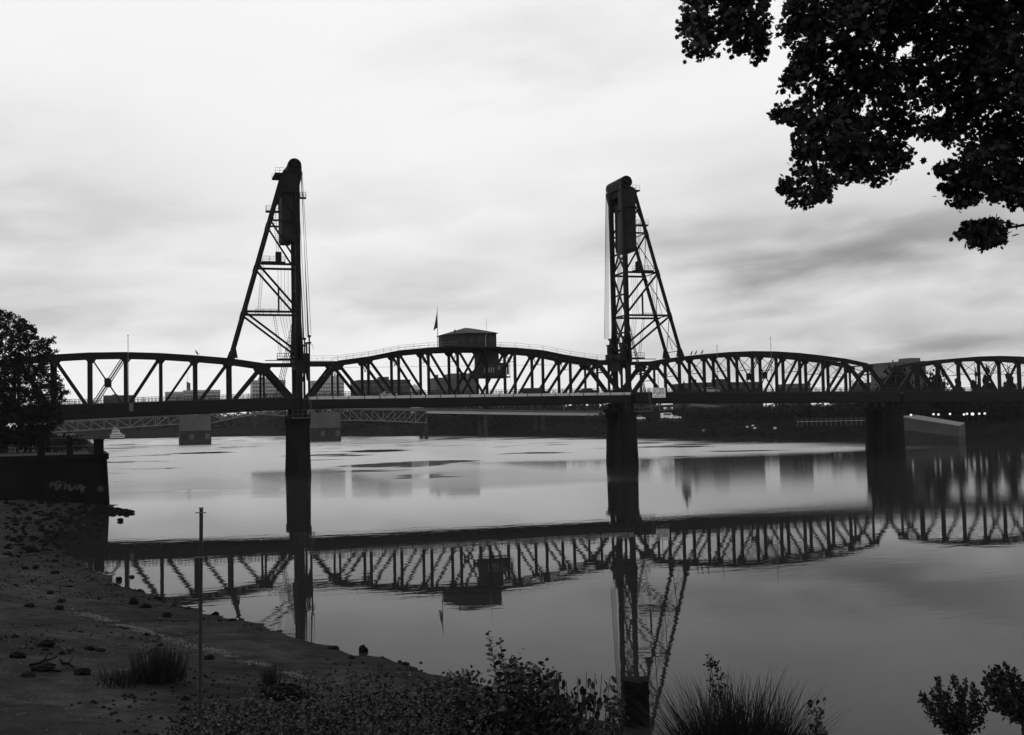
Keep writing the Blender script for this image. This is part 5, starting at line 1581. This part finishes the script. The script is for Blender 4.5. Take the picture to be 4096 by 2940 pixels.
# drooping broad leaves
T = empty('broadleaf_plant', at_depth(2330, 2900, 10.6), 'drooping broad-leaved plant just left of the black pile', 'plant')
for (u, v) in ((775, 580), (855, 660), (950, 630), (1022, 590), (1095, 600), (1150, 610), (1215, 640), (985, 720), (900, 740), (1060, 700), (840, 730)):
    tp = at_depth(1850 + u / 2.062, 2400 + v / 2.062, 10.6 + r.normal() * .15)
    bs = at_depth(1850 + (u * .5 + 480) / 2.062, 2960, 10.6); bs[2] = float(ground_z(bs[0], bs[1])) - .05
    m1 = tp * .62 + bs * .38 + np.array((0, 0, .06))
    part('stem', join(tube(bs, m1, .006, 5), tube(m1, tp, .005, 5, .003)), BARK, T)
    for k in range(8):
        q = m1 + (tp - m1) * r.uniform(.25, 1.02) + r.normal(size=3) * .02
        put_leaf(T, q, r.uniform(0, 6.28), r.uniform(-1.4, -.5), r.normal() * .6, r.uniform(.06, .105)).scale.x *= .7
# rounded shrub
def leafy(name, label, cat, poly_, n, d0, ds, leaf, mt, clus=7, cr=.05, base=None, stems=12, aspect=.65, seed=1):
    r_ = np.random.default_rng(seed)
    q = poly_points(poly_, max(4, n // clus), r_)
    C_0 = ray_many(q[:, 0], q[:, 1], d0 + r_.normal(size=len(q)) * ds)
    P_ = np.repeat(C_0, clus, 0) + r_.normal(size=(len(C_0) * clus, 3)) * cr
    b0 = np.array([C_0[:, 0].mean(), C_0[:, 1].mean(), 0]); b0[2] = float(ground_z(b0[0], b0[1]))
    T_ = empty(name, b0, label, cat)
    tag(part('leaves', leaf_mesh(P_, leaf, r_, 6, .0, aspect), mt, T_), kind='stuff')
    for k in range(stems):
        e = C_0[r_.integers(0, len(C_0))]
        st = np.array((e[0] * .7 + b0[0] * .3, e[1] * .7 + b0[1] * .3, 0)); st[2] = float(ground_z(st[0], st[1])) - .05
        mid = (st + e) / 2 + r_.normal(size=3) * .06
        part('stem', join(tube(st, mid, .006, 5), tube(mid, e, .005, 5, .002)), BARK, T_)
    return T_
z5b = lambda L_: [(1850 + u / 2.062, 2400 + v / 2.062) for u, v in L_]
leafy('rounded_shrub', 'dense round-leaved shrub at the foot of the leafy sprigs', 'shrub', z5b([(140, 740), (300, 690), (330, 540), (420, 510), (480, 560), (600, 590), (700, 630), (760, 670), (790, 780), (800, 850), (1000, 900), (1000, 1150), (140, 1150)]), 2500, 11.0, .25, .062, SHRUB, 7, .06, seed=3)
leafy('rounded_shrub', 'small bushy shrub left of the leafy sprigs on the shoreline', 'shrub', z5b([(-60, 640), (20, 615), (100, 605), (105, 650), (60, 690), (140, 760), (140, 1150), (-120, 1150), (-100, 760)]), 1500, 13.5, .25, .055, SHRUB, 7, .06, seed=4)
leafy('bramble_thicket', 'low bramble thicket along the bottom edge below the beach', 'brambles', [(700, 2990), (850, 2880), (940, 2850), (1000, 2810), (1180, 2790), (1240, 2765), (1330, 2790), (1420, 2760), (1500, 2765), (1580, 2780), (1650, 2765), (1740, 2760), (1800, 2735), (1860, 2745), (1900, 2790), (1960, 2990)], 8000, 15.0, .9, .052, SHRUB, 9, .085, stems=60, seed=5)
leafy('arching_bramble', 'sparse arching bramble shoots above the low thicket', 'brambles', [(1000, 2790), (1060, 2745), (1180, 2735), (1240, 2700), (1420, 2690), (1500, 2705), (1650, 2700), (1740, 2700), (1800, 2690), (1860, 2700), (1880, 2790)], 620, 15.2, .9, .05, SHRUB, 7, .05, stems=46, seed=15)
leafy('bramble_thicket', 'dark weeds along the bottom edge below the pole', 'weeds', [(640, 2980), (680, 2920), (720, 2880), (790, 2845), (830, 2800), (870, 2820), (930, 2850), (960, 2980)], 1500, 16.5, .5, .055, SHRUB, 6, .10, stems=14, seed=6)
def fronds(label, tips, base_px, depth, leaf, seed):
    r_ = np.random.default_rng(seed)
    b_ = at_depth(base_px[0], base_px[1], depth)
    T_ = empty('feathery_shrub', b_, label, 'shrub', 'feathery shrubs in the bottom right corner')
    b_g = np.array((b_[0], b_[1], float(ground_z(b_[0], b_[1])) - .05))
    part('main_stem', tube(b_g, b_, .014, 6, .008), BARK, T_)
    Q_ = []
    for (u, v) in tips:
        e = at_depth(3000 + u / 2.069, 2300 + v / 2.069, depth + r_.normal() * .12)
        m_ = (e + b_) / 2 + RV * r_.normal() * .03 - np.array((0, 0, .02))
        part('stem', join(tube(b_, m_, .006, 5, .004), tube(m_, e, .004, 5, .0015)), BARK, T_)
        for k in range(95):
            t_ = r_.uniform(.15, 1.02) ** .8
            q = b_ * (1 - t_) ** 2 + 2 * t_ * (1 - t_) * (2 * m_ - (b_ + e) / 2) + e * t_ ** 2
            Q_.append(q + r_.normal(size=3) * (.007 + .018 * (1 - t_)))
    tag(part('leaves', leaf_mesh(np.array(Q_), leaf, r_, 6, -.5, .5), LEAF, T_), kind='stuff')
fronds('feathery dark shrub in the bottom right corner', [(1405, 965), (1450, 990), (1495, 965), (1520, 1010), (1555, 850), (1560, 915), (1600, 950), (1630, 990), (1665, 832), (1700, 850), (1720, 900), (1750, 930), (1790, 868), (1800, 930), (1845, 900), (1860, 950), (1900, 965), (1930, 1010), (1960, 1060), (1420, 1040), (1480, 1060)], (3000 + 1740 / 2.069, 2960), 6.2, .026, 7)
fronds('dark leafy twigs at the right edge of the bottom corner', [(1945, 855), (1960, 820), (1990, 765), (2010, 800), (1975, 880), (1980, 935), (2040, 760), (2090, 790), (2120, 740), (2150, 840), (2060, 880), (2180, 780)], (3000 + 2260 / 2.069, 2900), 6.0, .034, 8)
leafy('weed_tuft', 'tiny leafy weed at the bottom edge right of the grass tuft', 'weed', [(3240, 2810), (3280, 2815), (3290, 2960), (3225, 2960)], 160, 8.0, .08, .035, SHRUB, 5, .02, stems=3, seed=9)
leafy('weed_tuft', 'leafy weed between the broad leaves and the black pile', 'weed', z5b([(1210, 840), (1290, 780), (1330, 830), (1320, 1150), (1180, 1150)]), 420, 10.2, .1, .04, SHRUB, 5, .03, stems=4, seed=10)
leafy('weed_tuft', 'seeding weed stalks rising out of the grass tuft', 'weed', [(2830, 2620), (2860, 2622), (2890, 2680), (2910, 2800), (2850, 2800), (2835, 2700)], 260, 8.3, .05, .022, GRASS, 5, .016, stems=8, seed=12)

# ------------------------------------------------------------------ overhanging tree at the upper right
Z6 = lambda L_: [(2650 + u / 1.68, 90 + v / 1.68) for u, v in L_]
pa = Z6([(260, -420), (150, -220), (135, 60), (190, 110), (190, 220), (280, 250), (365, 230), (370, 110), (430, 85), (455, 150), (500, 195), (560, 180), (580, 235), (640, 270), (685, 235), (700, 120), (695, -220), (640, -460)])
pb = Z6([(760, -520), (850, -220), (835, 90), (860, 190), (905, 180), (890, 260), (850, 350), (840, 430), (890, 450), (900, 540), (930, 590), (880, 600), (800, 560), (755, 605), (830, 668), (890, 670), (890, 760), (915, 830), (890, 950), (920, 1030), (810, 1050), (795, 1115), (870, 1140), (920, 1255), (1000, 1205), (1060, 1215), (1110, 1150), (1180, 1090), (1260, 1075), (1330, 1000), (1390, 1075), (1430, 1110), (1500, 1075), (1515, 1040), (1450, 940), (1480, 910), (1510, 985), (1570, 1010), (1640, 955), (1655, 880), (1580, 840), (1580, 790), (1720, 735), (1720, 690), (1640, 600), (1590, 550), (1700, 485), (1750, 600), (1740, 690), (1765, 745), (1890, 775), (1995, 820), (2050, 850), (1990, 920), (1865, 950), (1875, 1005), (1925, 1150), (1965, 1175), (1995, 1235), (2080, 1245), (2150, 1185), (2225, 1195), (2520, 1250), (2950, 1150), (3000, -520)])
pc = Z6([(2025, 1390), (2045, 1365), (2130, 1335), (2230, 1345), (2265, 1380), (2265, 1480), (2190, 1495), (2100, 1505), (2098, 1450), (2025, 1435)])
holes = [(2650 + u / 1.68, 90 + v / 1.68, hr / 1.68) for u, v, hr in ((1130, 130, 38), (1020, 195, 22), (1110, 240, 34), (1150, 295, 38), (1600, 200, 48), (1550, 240, 40), (1640, 165, 36), (1320, 455, 26), (1360, 525, 30), (1020, 380, 30), (930, 400, 30), (940, 500, 34), (1040, 540, 28), (1320, 630, 34), (1520, 630, 26), (1640, 535, 40), (1800, 420, 42), (1700, 350, 26), (1780, 345, 24), (1890, 605, 42), (2065, 750, 46), (1930, 430, 26), (1930, 215, 24), (2040, 165, 22), (1470, 125, 26), (1280, 70, 30), (960, 1075, 44), (1050, 940, 38), (980, 945, 26), (1110, 1000, 30), (950, 760, 24), (2180, 660, 30), (1170, 350, 24), (2150, 1160, 34), (1540, 940, 6))]
r = np.random.default_rng(41)
qa = poly_points(pa, 470, r); qb = poly_points(pb, 5000, r, [(a_, b_, c_ * 1.25) for a_, b_, c_ in holes]); qc = poly_points(pc, 140, r)
q = np.vstack([qa, qb, qc])
dep = 16.0 + 1.3 * (vnoise(q[:, 0] / 130, q[:, 1] / 130, 1.0, 2) - .5) * 2 + r.normal(size=len(q)) * .5
CC = ray_many(q[:, 0], q[:, 1], dep)
k_ = 7
PP = np.repeat(CC, k_, 0) + r.normal(size=(len(CC) * k_, 3)) * np.array((.034, .12, .030))
tb = at_depth(5600, 1900, 17.0); tb[2] = float(ground_z(tb[0], tb[1])) - .1
TT = empty('overhanging_tree', tb, 'large dark leafy tree hanging into the upper right corner', 'tree')
# the 300 leaves that show largest are leaves of their own, the rest one mass
dist = np.linalg.norm(PP - CAM, axis=1); px_ = np.repeat(q[:, 0], k_); vis = px_ < 3990
vis &= np.repeat(q[:, 1], k_) > 20
order = np.argsort(np.where(vis, dist, 1e9))
own, rest = order[:300], order[300:]
tag(part('leaves', lobed_mesh(PP[rest], .104, r), LEAF, TT), kind='stuff')
LEAFT = rawmesh('leaf', np.hstack([LOBES, np.abs(LOBES[:, :1]) * .15]), LOBEF, LEAF)
for i in own:
    o = place('leaf', LEAFT, PP[i], TT, scale=.104 * r.uniform(.8, 1.2))
    o.rotation_euler = (r.uniform(-1.2, 1.2), r.uniform(-1.2, 1.2), r.uniform(0, 6.28))
for i in [j for j in r.integers(0, len(CC), 190) if q[j, 0] > 3260]:
    e = CC[i]; hub = at_depth(3750 if q[i, 0] > 3200 else 3050, 150 if q[i, 1] < 700 else 500, 16.2)
    v = hub - e; v = v / np.linalg.norm(v) + r.normal(size=3) * .2
    part('twig', tube(e + v * r.uniform(.10, .22), e - v * .05, .006, 5, .002), BARK, TT)
# crown beyond the frame
cc = at_depth(5300, 350, 17.5)
Q = blob_points(30000, 5.2, 4.2, r, 150, .3) + cc
vv = (Q - CAM); fx_ = vv @ FV; pxx = CXP + FPX * (vv @ RV) / fx_; pyy = CYP - FPX * (vv @ UV) / fx_
Q = Q[(pxx > 4110) | (pyy < -60)]
tag(part('outer_leaves', leaf_mesh(Q, .17, r, 4, .2, .7), LEAF, TT), kind='stuff')
top_ = cc + np.array((.3, .2, 2.0))
part('trunk', tube(tb, (tb + cc) / 2 + np.array((-.1, .1, 0)), .38, 10, .26), BARK, TT)
part('trunk_top', tube((tb + cc) / 2 + np.array((-.1, .1, 0)), top_, .26, 9, .1), BARK, TT)
for path, rad in (([(4700, 300), (4000, 250), (3500, 300), (3330, 520), (3290, 720)], .09), ([(4700, 100), (3900, 60), (3400, 120), (3230, 330)], .08), ([(4600, -150), (3700, -60), (3050, -40), (2860, 90)], .07), ([(4700, 500), (4150, 480), (3960, 560), (3890, 780)], .06), ([(4500, 860), (4150, 890), (3930, 930)], .03)):
    P_ = [top_ * .4 + tb * .6 + np.array((0, 0, .8))] + [at_depth(x_, y_, 16.2) for x_, y_ in path]
    n_ = len(P_) - 1
    part('branch', join(*[tube(P_[k], P_[k + 1], rad * (1 - k / n_) + .012, 6, rad * (1 - (k + 1) / n_) + .012) for k in range(n_)]), BARK, TT)

# ------------------------------------------------------------------ haze
hz = bpy.data.materials.new('haze'); hz.use_nodes = True
ht = hz.node_tree; ht.nodes.clear()
ho = ht.nodes.new('ShaderNodeOutputMaterial'); hv = ht.nodes.new('ShaderNodeVolumePrincipled')
hv.inputs['Color'].default_value = (.9, .9, .9, 1); hv.inputs['Density'].default_value = 0.00004
ht.links.new(hv.outputs[0], ho.inputs['Volume'])
o = link('haze', rawmesh('haze', *box(-4100, 4100, -4100, 4100, -4.2, 74), hz))
o.data.materials.clear(); o.data.materials.append(hz)
tag(o, kind='stuff')
